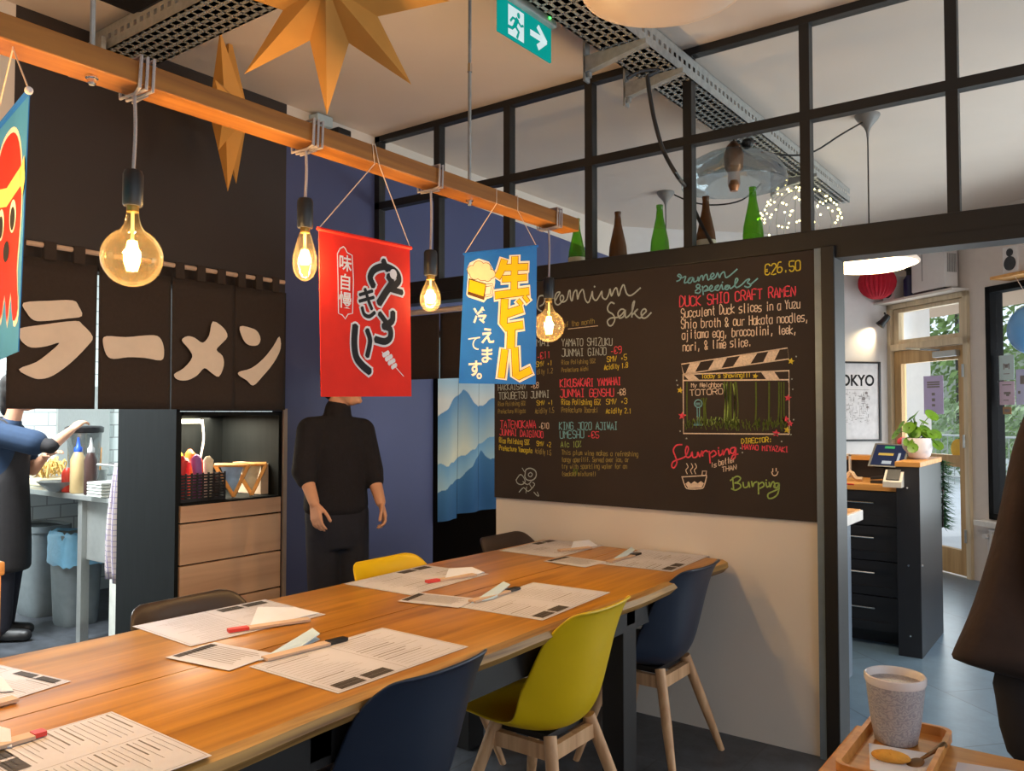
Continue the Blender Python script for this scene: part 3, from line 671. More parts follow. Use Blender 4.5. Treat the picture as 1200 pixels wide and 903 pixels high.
# lettering
T = [
('yellow', '\u20ac26.50', 896, 322, 939, 316, 12, .005), ('pink', 'DUCK SHIO CRAFT RAMEN', 796, 359.5, 933, 346, 11.5, .0052),
('white', 'Succulent Duck slices in a Yuzu', 798, 372.3, 938, 360.5, 10.5, .0042), ('white', 'Shio broth & our Hakata noodles,', 798, 385, 948, 376.5, 10.5, .0042), ('white', 'ajitama egg, broccolini, leek,', 799, 397, 934, 390.5, 10, .0042), ('white', 'nori, & lime slice.', 800, 411, 881, 405, 10, .0042),
('yellow', "Today's Showing!!!", 822, 443.0, 880, 441.6, 5, .0035), ('white', 'My Neighbor', 810, 453.5, 847, 453, 5, .0030), ('white', 'TOTORO', 808, 463.5, 848, 461.5, 6.6, .0034),
('yellow', 'DIRECTOR:', 868.6, 519.5, 905, 517.5, 5.5, .0036), ('pink', 'HAYAO MIYAZAKI', 869.7, 526, 924, 529.5, 6, .0038), ('white', 'is', 833, 547.5, 840, 546.5, 5.5, .003), ('white', 'better', 842, 545.5, 862, 541, 7, .0034), ('white', 'THAN', 846, 553, 863.5, 549.5, 6, .0032),
('dim', 'of the month', 660, 383.5, 697, 378.5, 6, .003),
('grey', 'YAMATO SHIZUKU', 658, 405.5, 718, 404, 8.5, .0038), ('grey', 'JUNMAI GINJO', 658, 417.5, 711, 415.5, 8.5, .0038), ('pink', '-\u20ac9', 715, 415, 729, 413.5, 8, .0036), ('dim', 'Rice Polishing 55%', 658, 427, 698, 425, 5, .0026), ('yellow', 'SMV +5', 711, 424, 735, 421.5, 6.5, .003), ('dim', 'Prefecture Aichi', 658, 436, 690, 434, 5, .0026), ('yellow', 'Acidity 1.8', 708, 433, 736, 430.5, 6, .003),
('pink', 'KIKUSAKARI YAMAHAI', 656, 453.4, 728, 450.6, 9, .0046), ('pink', 'JUNMAI GENSHU', 656, 465, 720, 463.8, 9, .0046), ('white', '-\u20ac8', 722.6, 463, 733.5, 462, 7, .0036), ('yellow', 'Rice Polishing 65%', 658, 474, 704, 474, 6.5, .003), ('yellow', 'SMV +3', 710, 473.7, 735.5, 472.8, 6.5, .003), ('dim', 'Prefecture Ibaraki', 658, 483, 701, 483, 6, .003), ('yellow', 'Acidity 2.1', 710, 484, 740, 484, 6, .003),
('blue', 'KING JOZO AJIWAI', 655, 503, 724, 503.2, 8.5, .0042), ('blue', 'UMESHU', 656, 513, 685, 513, 8.5, .0042), ('pink', '-\u20ac5', 688, 513, 702.5, 513, 7.5, .0038), ('green', 'Alc 10%', 657, 523.5, 681.5, 523.5, 7, .0034),
('dim', 'This plum wine makes a refreshing', 658, 532.5, 748, 534.5, 5.5, .003), ('dim', 'tangy aperitif. Served over ice, or', 658, 541, 737, 541, 5.5, .003), ('dim', 'try with sparkling water for an', 658, 549, 735, 548.6, 5.5, .003), ('dim', '(smoked mixture!)', 658, 557.5, 699, 557.5, 5.5, .003),
('grey', 'JUNMAI', 612, 406.5, 645, 404.5, 8, .0038), ('grey', 'GINJO', 596, 422, 626, 420, 8, .0038), ('pink', '-\u20ac11', 629, 421, 645.5, 419, 8, .0036), ('yellow', 'SMV +1', 628, 429.5, 647.5, 428, 6, .0028), ('dim', 'Acidity 1.2', 622, 439, 648, 437, 6, .0028),
('grey', 'HAKKAISAN', 583.5, 457.5, 616, 455.5, 7, .0036), ('white', '-\u20ac8', 621.6, 455.5, 631.6, 454, 6.5, .0034), ('grey', 'TOKUBETSU JUNMAI', 584.4, 467.8, 644, 465.2, 8, .0038), ('dim', 'Rice Polishing 60%', 583.7, 475.6, 616, 474.6, 5, .0026), ('yellow', 'SMV +1', 628.7, 474.7, 648.4, 474.2, 5.5, .0028), ('dim', 'Prefecture Niigata', 583.7, 484.3, 616, 483.5, 5, .0026), ('dim', 'Acidity 1.5', 627, 484.3, 649.4, 483.5, 6, .0028),
('pink', 'TATENOKAWA', 586, 501, 628.5, 501.4, 8.5, .0044), ('white', '-\u20ac10', 631, 502, 643.6, 501.6, 6.5, .0034), ('pink', 'JUNMAI DAIGINJO', 585.4, 509.6, 637, 512.8, 7.5, .0042), ('yellow', 'Rice Polishing 50%', 585, 518.4, 620.5, 521, 6, .003), ('yellow', 'SMV +2', 628.7, 522, 646, 523.6, 5.5, .003), ('yellow', 'Prefecture Yamagata', 585, 527, 623.8, 530.5, 5.5, .003), ('dim', 'Acidity 1.5', 627, 530.6, 646, 533.4, 6, .003)]
for c, s, x0, y0, x1, y1, h, w in T: chalk_line(CH[c], s, x0, y0, x1, y1, h, w)
chalk_path(CH['white'], [(455, 400), (640, 380)], 580, 310, 5.31, .003)
# clapperboard drawing
cd = MB(); O = (770, 400, 4.515)
def cpx(x, y): return bp(O[0] + x / O[2], O[1] + y / O[2])
def cpath(mb, pts, w=.0045, k=1): chalk_path(mb, pts, *O, w, k)
cpath(cd, [(140, 172), (128, 120), (690, 34), (697, 92), (140, 172)], .005)
cpath(cd, [(138, 174), (698, 154), (700, 490), (140, 486), (138, 174)], .006)
cpath(cd, [(140, 206), (698, 202)], .006)
for q in ([(175, 113), (232, 104), (200, 163), (150, 170)], [(305, 93), (372, 83), (340, 143), (268, 153)], [(440, 73), (532, 59), (492, 121), (400, 134)], [(590, 50), (650, 41), (620, 102), (560, 111)], [(142, 178), (190, 172), (225, 204), (168, 205)], [(548, 160), (618, 157), (650, 202), (580, 203)]):
    cd.poly([cpx(*p) for p in q])
cd.build('chalk_drawing', 'chalk_white', bt)
gd = MB(); gr = random.Random(2)
for i in range(150):
    x = gr.uniform(150, 685); y = gr.choice((gr.uniform(420, 475), gr.uniform(430, 460))); h = gr.uniform(12, 30)
    cpath(gd, [(x, y), (x + gr.uniform(-10, 10), y - h)], .0036)
for x in (250, 262, 362, 374, 392, 412, 424, 160, 640, 655, 672, 232, 520, 590):
    cpath(gd, [(x, 440), (x + gr.uniform(-8, 8), 340), (x + gr.uniform(-6, 6), 300 if 165 < x < 350 else 215)], gr.uniform(.004, .008), 3)
gd.build('chalk_grass', 'chalk_dgreen', bt)
yg = MB()
for i in range(50):
    x = gr.uniform(190, 440); y = gr.uniform(415, 445); cpath(yg, [(x, y), (x + gr.uniform(-8, 8), y - gr.uniform(8, 22))], .0040)
for x in (355, 370, 405): cpath(yg, [(x, 420), (x + 6, 300), (x - 3, 225)], .005, 3)
yg.build('chalk_leaves', 'chalk_green', bt)
sg = MB()
ring = [(218 + 20 * math.cos(a * PI / 6), 328 + 20 * math.sin(a * PI / 6)) for a in range(13)]
cpath(sg, ring, .005, 2); cpath(sg, [(212, 350), (214, 440)], .004); cpath(sg, [(224, 350), (222, 440)], .004); cpath(sg, [(195, 442), (240, 442), (236, 432), (200, 432), (195, 442)], .004); cpath(sg, [(206, 326), (230, 326)], .004); cpath(sg, [(206, 334), (228, 334)], .004)
sg.build('chalk_bus_stop', 'chalk_blue', bt)
def star5(col, x, y, r, a0=0):
    mb = MB()
    c = bp(x, y)
    P = [bp(x + (r if k % 2 == 0 else r * .45) * math.sin(a0 + k * PI / 5), y - (r if k % 2 == 0 else r * .45) * math.cos(a0 + k * PI / 5)) for k in range(10)]
    mb.poly(P); mb.build('chalk_star', 'chalk_' + col, bt)
for x, y, r in ((927, 423, 4.2), (797, 457, 4), (922.5, 503.5, 4.5), (885, 440.5, 3.6)): star5('yellow', x, y, r, .2)
for x, y, r in ((923.5, 466, 4.6), (921, 491, 4.6), (926, 496, 4), (909.5, 507.5, 4.8), (799.5, 487, 5)): star5('pink', x, y, r, .1)
for x, y in ((793, 445.5), (794, 451), (933, 417.5), (928, 444), (930, 491.5), (927, 509), (868, 525), (916, 517), (797, 505), (804.5, 513.5), (924, 447), (929, 456), (870, 530)): star5('grey', x, y, 1.3)
wd = MB()
cpath(wd, [(130, 716), (262, 708)], .005); cpath(wd, [(134, 722), (150, 768), (170, 780), (230, 778), (248, 766), (262, 714)], .005, 2)
wd.poly([cpx(*p) for p in [(150, 752), (165, 740), (180, 752), (198, 738), (215, 750), (232, 738), (248, 750), (236, 772), (165, 776)]])
for x in (160, 185, 205): cpath(wd, [(x, 700), (x - 8, 680), (x + 4, 664), (x - 4, 645)], .004, 3)
cpath(wd, [(238, 705), (240, 685), (262, 685), (258, 705)], .004)
wd.build('chalk_bowl_doodle', 'chalk_white', bt); wd = MB()
cpath(wd, [(612, 672), (612, 690)], .004); cpath(wd, [(630, 670), (630, 686)], .004); cpath(wd, [(606, 690), (615, 708), (632, 706), (640, 688)], .004, 3)
wd.build('chalk_smiley', 'chalk_white', bt)
dd = MB()
def dpath(pts, w=.0036): chalk_path(dd, pts, 580, 440, 5.645, w, 3)
dpath([(200, 650), (205, 622), (235, 612), (268, 630), (272, 665), (250, 690), (215, 690), (198, 668), (200, 650)], .006)
dpath([(222, 650), (235, 640), (248, 652), (238, 668), (222, 662), (222, 650)], .005); dpath([(140, 690), (165, 655), (185, 665), (200, 700), (178, 720), (150, 712), (140, 690)], .005)
dpath([(180, 610), (195, 635)]); dpath([(160, 770), (190, 740), (220, 765), (262, 722), (250, 705)], .005); dpath([(185, 700), (215, 720), (240, 700)], .005); dpath([(258, 770), (275, 790), (290, 795), (280, 770)], .005); dpath([(210, 735), (205, 775)], .004); dpath([(230, 720), (245, 745)], .004)
dd.build('chalk_sketch', 'chalk_grey', bt)
yh = MB(); chalk_path(yh, [(515, 660), (525, 612), (535, 660), (545, 615)], 580, 440, 5.645, .007, 3); yh.build('chalk_mark', 'chalk_dgreen', bt)
for k, mb in CH.items(): tag(mb.build('chalk_writing', 'chalk_' + k, bt), kind='stuff')

# ================================================================== CLOTHS
def noren_panel(parent, name, m, x, y0, y1, z0, z1, amp, ph, seg=16, zs=10, slant=0.0):
    mb = MB(); R = []
    for i in range(seg + 1):
        u = i / seg; y = y0 + (y1 - y0) * u
        R.append([mb.bm.verts.new((x + amp * math.sin(u * 5.5 + ph) * (1 - k / zs * .8) , y, z0 + slant * u * (1 - k / zs) + (z1 - z0) * k / zs)) for k in range(zs + 1)])
    for i in range(seg):
        for k in range(zs): mb.bm.faces.new((R[i][k], R[i + 1][k], R[i + 1][k + 1], R[i][k + 1]))
    o = mb.build(name, m, parent, smooth=True); solidify(o, .002); return o
# kitchen noren with the katakana for ramen
NX = XL + .07
nt = thing('kitchen_noren', (NX, 2.05, 1.4), 'black split noren curtain with cream katakana lettering over the kitchen pass', 'curtain')
def nx(cx, cy, h=.0): return onX(cx / 3.53, 230 + cy / 3.53, NX + .022 + h)
def ny(px, py=475): return onX(px, py, NX).y
cuts = [5, 112, 198.5, 273, 334]
zr = 2.085
MB().tube([(NX, ny(-20, 285), zr + .0), (NX, ny(333, 330), zr)], .011, 10).build('rod', mat('pale bamboo rod', (196, 168, 146), .6, var=.1, scale=20), nt)
chars = [
 [[(97, 440), (200, 432), (300, 430), (325, 455), (338, 495), (280, 505), (190, 515), (140, 512), (110, 480)], [(75, 548), (180, 530), (310, 515), (340, 530), (383, 580), (360, 620), (290, 690), (220, 740), (170, 755), (130, 748), (78, 715), (150, 685), (210, 640), (245, 605), (190, 620), (130, 625), (95, 605), (80, 580)]],
 [[(425, 600), (440, 578), (520, 582), (600, 575), (650, 577), (672, 605), (678, 650), (665, 678), (600, 668), (530, 665), (470, 672), (440, 655)]],
 [[(880, 517), (925, 545), (940, 580), (915, 610), (895, 635), (920, 660), (925, 700), (905, 745), (875, 730), (845, 710), (815, 740), (775, 760), (735, 758), (720, 735), (760, 710), (795, 665), (780, 630), (752, 595), (775, 578), (805, 585), (838, 605), (865, 575)]],
 [[(992, 538), (1040, 545), (1065, 560), (1077, 590), (1065, 615), (1030, 615), (1005, 590)], [(1155, 580), (1160, 630), (1130, 690), (1085, 745), (1047, 782), (1020, 760), (988, 740), (990, 725), (1040, 710), (1090, 670), (1130, 620)]]]
bz = 1.414
for i in range(4):
    y0, y1 = ny(cuts[i]) + .003, ny(cuts[i + 1]) - .003
    pn = noren_panel(nt, 'cloth_panel', 'dark_cloth', NX + .004, y0, y1, bz, zr - .055, .010, i * 1.3)
    nl = 3
    for k in range(nl):
        m = MB()
        a = y0 + (y1 - y0) * (k + .10) / nl; b = y0 + (y1 - y0) * (k + .52) / nl
        m.box(NX - .016, NX + .016, a, b, zr - .06, zr + .016, bev=.004)
        m.build('hanging_loop', 'dark_cloth', pn)
    m = MB()
    for pg in chars[i]: m.prism([nx(*p) for p in smoothpts([(a, b, 0) for a, b in pg], 3, True) for p in [(p.x, p.y)]], (.0015, 0, 0))
    m.build('katakana_character', 'cream_print', pn)
# black noren in the partition doorway
t = thing('doorway_noren', (-3.1, YP + .05, 1.6), 'plain black split noren hanging in the dark doorway left of the chalkboard', 'curtain')
MB().tube([(-3.57, YP + .05, 1.985), (-2.675, YP + .05, 1.985)], .016, 10).build('rod', mat('pale rod', (214, 196, 184), .5), t)
for a, b in ((-3.55, -3.117), (-3.112, -2.68)):
    mb = MB(); R = []
    for i in range(15):
        u = i / 14
        R.append([mb.bm.verts.new((a + (b - a) * u, YP + .045 + .006 * math.sin(u * 7 + a), 1.592 + (1.965 - 1.592) * k / 6)) for k in range(7)])
    for i in range(14):
        for k in range(6): mb.bm.faces.new((R[i][k], R[i + 1][k], R[i + 1][k + 1], R[i][k + 1]))
    solidify(mb.build('cloth_panel', 'dark_cloth', t, smooth=True), .002)
# mountain noren in the doorway of the blue wall
MX = XL + .035
t = thing('mountain_noren', (MX, 4.6, 1.0), 'long blue noren curtain printed with misty mountains beside the chalkboard', 'curtain')
mm, N, L, b_ = _new('mountain print'); b_.inputs['Roughness'].default_value = .9
vc = N.new('ShaderNodeVertexColor'); vc.layer_name = 'print'; L.new(vc.outputs[0], b_.inputs['Base Color'])
yl, yr = onX(513, 520, MX).y, onX(584, 520, MX).y
zt, zb = 1.90, onX(512, 606, MX).z
def ridge(u, pk): return max(b - abs(u - c) * s for c, b, s in pk)
def mix(a, b, t): t = min(1, max(0, t)); return tuple(a[i] + (b[i] - a[i]) * t for i in range(3))
def shade(u, v):
    r1 = ridge(u, [(.40, .93, .55), (.95, .88, .3), (.05, .74, .3)]) + .010 * math.sin(u * 31)
    r2 = ridge(u, [(1.0, .60, .28), (.55, .47, .3), (.0, .38, .1)]) + .007 * math.sin(u * 40)
    r3 = ridge(u, [(.72, .46, .55), (.95, .41, .25), (.1, .14, .2)]) + .005 * math.sin(u * 45)
    if v < r3: return mix((58, 106, 146), (36, 84, 128), (r3 - v) / .3)
    if v < r2: return mix((104, 150, 182), (170, 192, 190), (r2 - v) / .22)
    if v < r1: return mix((84, 132, 172), (206, 206, 184), (r1 - v) / .42)
    return mix((206, 206, 198), (158, 190, 206), (v - .85) / .15)
for pi in range(3):
    mb = MB(); nu, nv = 60, 220; R = []
    for i in range(nu + 1):
        u = (pi + (i + .02) / nu * .985) / 3; y = yl + (yr - yl) * u
        R.append([mb.bm.verts.new((MX + .018 * math.sin(u * 15) * (1.1 - k / nv), y, zb - (.03 if pi == 0 else 0) * (1 - k / nv) + (zt - zb) * k / nv)) for k in range(nv + 1)])
    for i in range(nu):
        for k in range(nv):
            f = mb.bm.faces.new((R[i][k], R[i + 1][k], R[i + 1][k + 1], R[i][k + 1])); pass
    cl_ = mb.bm.loops.layers.float_color.new('print')
    for f in mb.bm.faces:
        for lp_ in f.loops:
            q = lp_.vert.co; lp_[cl_] = lin(shade((q.y - yl) / (yr - yl), (q.z - zb) / (1.62 - zb)))
    mb.build('cloth_panel', mm, t, smooth=True)
MB().tube([(MX, 4.02, zt), (MX, yr + .1, zt)], .012, 8).build('rod', 'black_metal', t)

# ================================================================== LIGHT BAR, BULBS, BANNERS
BX = -1.85; BZ0, BZ1 = 2.158, 2.212
t = thing('timber_light_bar', (BX, 1.5, BZ0), 'long squared timber bar hung from the ceiling above the table on threaded rods', 'light bar')
m = MB(); m.box(BX - .045, BX + .045, -.6, 2.915, BZ0, BZ1, bev=.003); m.build('timber', 'beamwood', t)
for y in (.905, 2.245):
    r = MB().tube([(BX, y, BZ0 - .02), (BX, y, CZ)], .006, 8).build('threaded_rod', 'galv', t)
    MB().lathe([(.014, 0), (.014, .004)], (BX, y, BZ0 - .005), 16).build('washer', 'chrome', r); MB().lathe([(.010, 0), (.010, .010)], (BX, y, BZ0 - .016), 6).build('nut', 'chrome', r); MB().lathe([(.009, 0), (.009, .03)], (BX, y, 2.62 if y > 2 else 2.9), 8).build('rod_coupler', 'chrome', r)
bulbs = [(-.08, 1.80, 'small', .036, 'small pear filament bulb added out of view at the near end of the bar'), (.45, 1.775, 'globe', .0635, 'round amber filament bulb added out of view before the octopus banner'), (1.005, 1.762, 'globe', .0685, 'large round amber filament bulb, nearest on the light bar'), (1.511, 1.838, 'pear', .034, 'narrow teardrop filament bulb left of the red banner'), (2.04, 1.787, 'small', .036, 'small pear filament bulb between the red and the blue banner'), (2.752, 1.748, 'globe', .0635, 'round amber filament bulb at the far bar end before the chalkboard')]  # first two bulbs are added out of view to warm the ceiling
for y, zc, kind, R, lab in bulbs:
    t = thing('pendant_bulb', (BX, y, zc), lab, 'light bulb', 'filament bulbs on the timber light bar')
    if kind == 'globe':
        prof = [(.0135, R * 1.62), (.0145, R * 1.42), (.019, R * 1.12)] + [(R * math.cos(a), R * math.sin(a)) for a in [math.radians(q) for q in range(66, -90, -10)]] + [(.002, -R)]
        zt_ = R * 1.62
    elif kind == 'pear':
        prof = [(.0135, .075), (.018, .062), (.026, .035), (.033, .005), (.0345, -.015), (.032, -.035), (.024, -.053), (.012, -.063), (.002, -.066)]; zt_ = .075
    else:
        prof = [(.0125, .062), (.015, .052), (.024, .032), (.033, .010), (.0355, -.008), (.033, -.026), (.023, -.041), (.010, -.048), (.002, -.049)]; zt_ = .062
    g = MB().lathe(prof, (BX, y, zc), 32).build('bulb_glass', 'amber', t, smooth=True)
    m = MB(); hz = min(R * .62, .038)
    for k in range(6):
        a = k * PI / 3; m.tube([(BX + .006 * math.cos(a), y + .006 * math.sin(a), zc + hz), (BX + .014 * math.cos(a), y + .014 * math.sin(a), zc - hz * .2), (BX + .008 * math.cos(a + .5), y + .008 * math.sin(a + .5), zc - hz * .8)], .0046, 5)
    m.build('filament', 'filament', t)
    MB().tube([(BX, y, zc + hz), (BX, y, zc + zt_)], .004, 8).build('bulb_stem', mat('glass stem', (240, 220, 180), .2), t)
    MB().lathe([(.0135, zt_ - .004), (.0138, zt_ + .022), (.012, zt_ + .026)], (BX, y, zc), 20).build('screw_cap', 'brass', t, smooth=40)
    MB().lathe([(.0205, zt_ + .010), (.0225, zt_ + .014), (.0225, zt_ + .085), (.019, zt_ + .094), (.007, zt_ + .098)], (BX, y, zc), 24).build('lamp_holder', 'blackplastic', t, smooth=40)
    pts = [(BX, y, zc + zt_ + .095), (BX + .001, y + .003, (zc + zt_ + BZ0) / 2 + .05), (BX, y, BZ0 - .01)]
    cx = BX + .052; e = .052
    loops = 3 if kind != 'small' else 2
    path = [Vector(p) for p in smoothpts(pts, 4)]
    for k in range(loops):
        yy = y + k * .016 - .016
        path += [Vector(p) for p in ((BX + e, yy, BZ0 - .010), (BX + e, yy + .003, BZ1 + .010), (BX - e, yy + .006, BZ1 + .010), (BX - e, yy + .010, BZ0 - .010))]
    path.append(Vector((BX + .02, y + .02, BZ0 - .010)))
    MB().tube(path, .0042, 7).build('flex', 'twine', t, smooth=60)
    light('bulb_glow', 'POINT', (BX, y, zc - hz * .2), 32.0 if kind == 'globe' else 23.0, (1.0, .72, .40), .022, parent=t)

def cloth_from(name, corners, thick_n, m, parent):
    mb = MB(); mb.prism(corners, Vector(thick_n) * .002); return mb.build(name, m, parent)
def stringy(name, pts, parent, r=.0016): MB().tube(pts, r, 6).build(name, 'string', parent)
# red yakitori banner
RX = BX
def rp(cx, cy, h=0): return onX(360 + cx / 3.764, 240 + cy / 3.764, RX + .0015 + h)
def mkstrokes(sp, name, m, parent, mapf, nrm, h, grow=0):
    mb = MB()
    for i, (w, pts) in enumerate(sp):
        q = smoothpts([(a, b, 0) for a, b in pts], 4) if len(pts) > 2 else [Vector((a, b, 0)) for a, b in pts]
        P = [mapf(p.x, p.y, h + i * .00003) for p in q]
        k0 = (mapf(pts[0][0] + 1, pts[0][1], h) - mapf(*pts[0], h)).length; k1 = (mapf(pts[0][0], pts[0][1] + 1, h) - mapf(*pts[0], h)).length
        kk = (k0 + k1) / 2
        mb.stroke(P, (w + grow) * kk, nrm)
        for e in (P[0], P[-1]):   # round ends
            U = Vector(nrm).cross(Vector((0, 0, 1))).normalized()
            e = e + Vector(nrm) * .00025
            mb.poly([e + (U * math.cos(a * PI / 6) + Vector((0, 0, 1)) * math.sin(a * PI / 6)) * (w + grow) * kk * .5 for a in range(12)])
    return mb.build(name, m, parent, fix=False)
t = thing('red_banner', tuple(rp(250, 480)), 'red cloth banner with black brush lettering hung before the standing person', 'banner')
cl = cloth_from('banner_cloth', [rp(52, 104), rp(452, 190), rp(460, 844), rp(62, 846)], (-1, 0, 0), 'red_cloth', t)
MB().tube([rp(46, 104), rp(458, 190)], .006, 8).build('rod', 'red_cloth', t)
k = rp(262, -165); top = Vector((BX + .048, k.y, BZ0 + .0))
stringy('hanging_string', [rp(50, 104), (BX + .047, k.y - .01, BZ0 - .004), (BX + .047, k.y - .02, BZ1 + .004)], t); stringy('hanging_string', [rp(454, 188), (BX + .047, k.y + .01, BZ0 - .004), (BX + .047, k.y - .01, BZ1 + .004)], t)
ya = [(27, [(290, 352), (278, 318), (298, 284), (345, 272), (392, 296), (405, 332), (385, 356)]), (24, [(338, 250), (352, 282)]), (30, [(320, 428), (345, 388), (372, 345), (362, 318)]), (22, [(372, 372), (415, 385)]),
      (13, [(233, 396), (286, 380)]), (13, [(232, 424), (292, 408)]), (15, [(256, 374), (272, 425), (284, 456)]), (15, [(243, 455), (252, 482), (274, 492), (296, 476)]),
      (22, [(322, 482), (350, 520)]), (26, [(378, 480), (374, 512), (340, 535)]), (26, [(340, 535), (366, 548), (366, 585), (342, 602), (306, 594)]),
      (30, [(212, 540), (208, 610), (216, 668), (240, 704), (272, 732)]), (22, [(266, 556), (278, 600), (266, 662)])]
NR = Vector((1, 0, 0))
mkstrokes(ya, 'lettering_outline', 'white_print', cl, rp, NR, .0008, 16)
mkstrokes(ya, 'lettering', 'black_print', cl, rp, NR, .0024)
lb = [(145, 192), (160, 184), (168, 192), (176, 210), (198, 222), (204, 330), (200, 478), (180, 482), (168, 502), (155, 485), (138, 478), (136, 330), (133, 215), (145, 192)]
mb = MB(); mb.stroke([rp(x, y, .0008) for x, y in lb], .0035, NR); mb.build('label_border', 'white_print', cl)
for ch, cyy in (('\u5473', 262), ('\u81ea', 346), ('\u6162', 425)):
    c0 = rp(168, cyy, .0010); glyphs(ch, .052, lambda u, v, c0=c0: Vector((c0.x, c0.y + u, c0.z + v)), 'lettering', 'white_print', cl, .0008)
sk = [(3, [(330, 648), (425, 755)]), (17, [(338, 662), (356, 652)]), (17, [(350, 680), (370, 668)]), (16, [(362, 698), (382, 686)]), (15, [(376, 716), (390, 706)])]
mkstrokes(sk, 'skewer_print', 'white_print', cl, rp, NR, .0008)
eg = MB(); c0 = rp(380, 305, .0036); eg.poly([c0 + Vector((0, math.cos(a * PI / 8), math.sin(a * PI / 8))) * .016 for a in range(16)]); eg.build('egg_print', 'white_print', cl)
# blue beer banner
UB = Vector((.97, .24, 0)).normalized(); NBB = Vector((UB.y, -UB.x, 0)); CB = onX(587, 372, BX)
def bb(cx, cy, h=0): return onP(520 + cx / 4.515, 270 + cy / 4.515, CB + NBB * (.0015 + h), NBB)
t = thing('blue_beer_banner', tuple(CB), 'blue cloth banner with a beer mug and yellow lettering beside the chalkboard', 'banner')
cl = cloth_from('banner_cloth', [bb(110, 124), bb(492, 84), bb(486, 814), bb(80, 808)], -NBB, 'blue_cloth', t)
MB().tube([bb(104, 124), bb(498, 82)], .005, 8).build('rod', 'blue_cloth', t)
for c, px in ((bb(112, 120), 570), (bb(490, 80), 595)):
    k = onX(px, 250, BX); stringy('hanging_string', [c, (BX + .047, k.y, BZ0), (BX + .047, k.y, BZ1 + .003), (BX, k.y, BZ1 + .004)], t)
nm = [(34, [(318, 165), (302, 215), (288, 240)]), (30, [(325, 196), (436, 192)]), (30, [(318, 256), (430, 248)]), (34, [(282, 342), (440, 322)]), (32, [(376, 148), (372, 330)]),
      (36, [(322, 374), (316, 490), (330, 512), (408, 500)]), (36, [(330, 442), (406, 416)]), (18, [(396, 372), (410, 388)]), (18, [(428, 350), (444, 372)]),
      (38, [(357, 538), (354, 612)]), (34, [(322, 640), (306, 768)]), (34, [(376, 630), (382, 768), (392, 772), (452, 742)])]
def sharp(sp, name, m, h, grow):
    mb = MB()
    for i, (w, pts) in enumerate(sp):
        P = [bb(a, b, h + i * .00004) for a, b in pts]; kk = .00062
        mb.stroke(P, (w + grow) * kk, NBB)
    return mb.build(name, m, cl, fix=False)
KS = (bb(300, 400) - bb(200, 400)).length / 100
def sharp(sp, name, m, h, grow):
    mb = MB()
    for i, (w, pts) in enumerate(sp):
        P = [bb(a, b, h + i * .00004) for a, b in pts]; mb.stroke(P, (w + grow) * KS, NBB)
    return mb.build(name, m, cl, fix=False)
sharp(nm, 'lettering_outline', 'white_print', .0006, 26); sharp(nm, 'lettering_edge', 'brown_print', .0018, 6); sharp(nm, 'lettering', 'yellow_print', .0030, 0)
def bpoly(pts, name, m, h): mb = MB(); mb.poly([bb(x, y, h) for x, y in pts]); return mb.build(name, m, cl)
bpoly([(128, 225), (120, 340), (130, 352), (212, 380), (228, 362), (258, 352), (272, 275), (270, 220), (240, 165), (185, 148), (138, 170), (122, 205)], 'mug_outline', 'white_print', .0006)
bpoly([(133, 252), (226, 282), (214, 368), (126, 338)], 'mug_edge', 'brown_print', .0014); bpoly([(138, 260), (221, 286), (210, 348), (130, 322)], 'mug_beer', 'yellow_print', .0020)
hl = [(226, 290), (256, 286), (258, 300), (250, 340), (222, 346)]
mb = MB(); mb.stroke([bb(x, y, .0014) for x, y in hl], 14 * KS, NBB); mb.build('mug_handle', 'brown_print', cl); mb = MB(); mb.stroke([bb(x, y, .0020) for x, y in hl], 8 * KS, NBB); mb.build('mug_handle', 'white_print', cl)
mb, m2 = MB(), MB()
for i, (x, y, r) in enumerate(((150, 210, 24), (185, 190, 28), (222, 198, 26), (248, 230, 24), (205, 232, 32), (165, 232, 26), (232, 250, 18))):
    for q, rr, h in ((mb, r + 3, .0024), (m2, r, .0030)): q.poly([bb(x + rr * math.cos(a * PI / 10), y + rr * math.sin(a * PI / 10), h + i * .00003) for a in range(20)])
mb.build('foam_edge', 'brown_print', cl); m2.build('foam', mat('foam print', (240, 214, 180), .85), cl)
for ch, x, y in (('\u51b7', 195, 455), ('\u3048', 232, 562), ('\u3066', 162, 602), ('\u307e', 228, 665), ('\u3059', 165, 735), ('\u3002', 212, 750)):
    c0 = bb(x, y, .0012); glyphs(ch, .062,  lambda u, v, c0=c0: c0 + UB * (u * 1.0) + Vector((0, 0, v * 1.05)), 'lettering', 'white_print', cl, .0016 if ch != '\u3066' else 0.0)
# octopus banner at the left edge
UL = Vector((-.98, .19, 0)).normalized(); NL = Vector((UL.y, -UL.x, 0))
if NL.dot(Vector((0, -1, 0))) < 0: NL = -NL
E0 = onX(35, 108, -1.70)
def ob(u, z, h=0): return E0 + UL * u + Vector((0, 0, z)) + NL * (h + .0015)
t = thing('octopus_banner', tuple(E0 + UL * .17), 'blue cloth banner with a red octopus at the left photo edge', 'banner')
def lean(z): return .0 + (-z) * .028
cl = cloth_from('banner_cloth', [ob(0, 0), ob(.34, .0), ob(.37, -.52), ob(.050, -.505)], -NL, 'pale_blue_cloth', t)
MB().tube([ob(-.008, 0), ob(.348, 0)], .006, 8).build('rod', 'blue_cloth', t)
MB().ball(ob(-.008, 0, .002), .008, 10, 8).build('end_cap', 'white_print', t)
for u in (.0, .34): stringy('hanging_string', [ob(u, .004), (BX + .02, E0.y + .02, BZ0 - .004), (BX + .02, E0.y + .02, BZ1 + .004)], t)
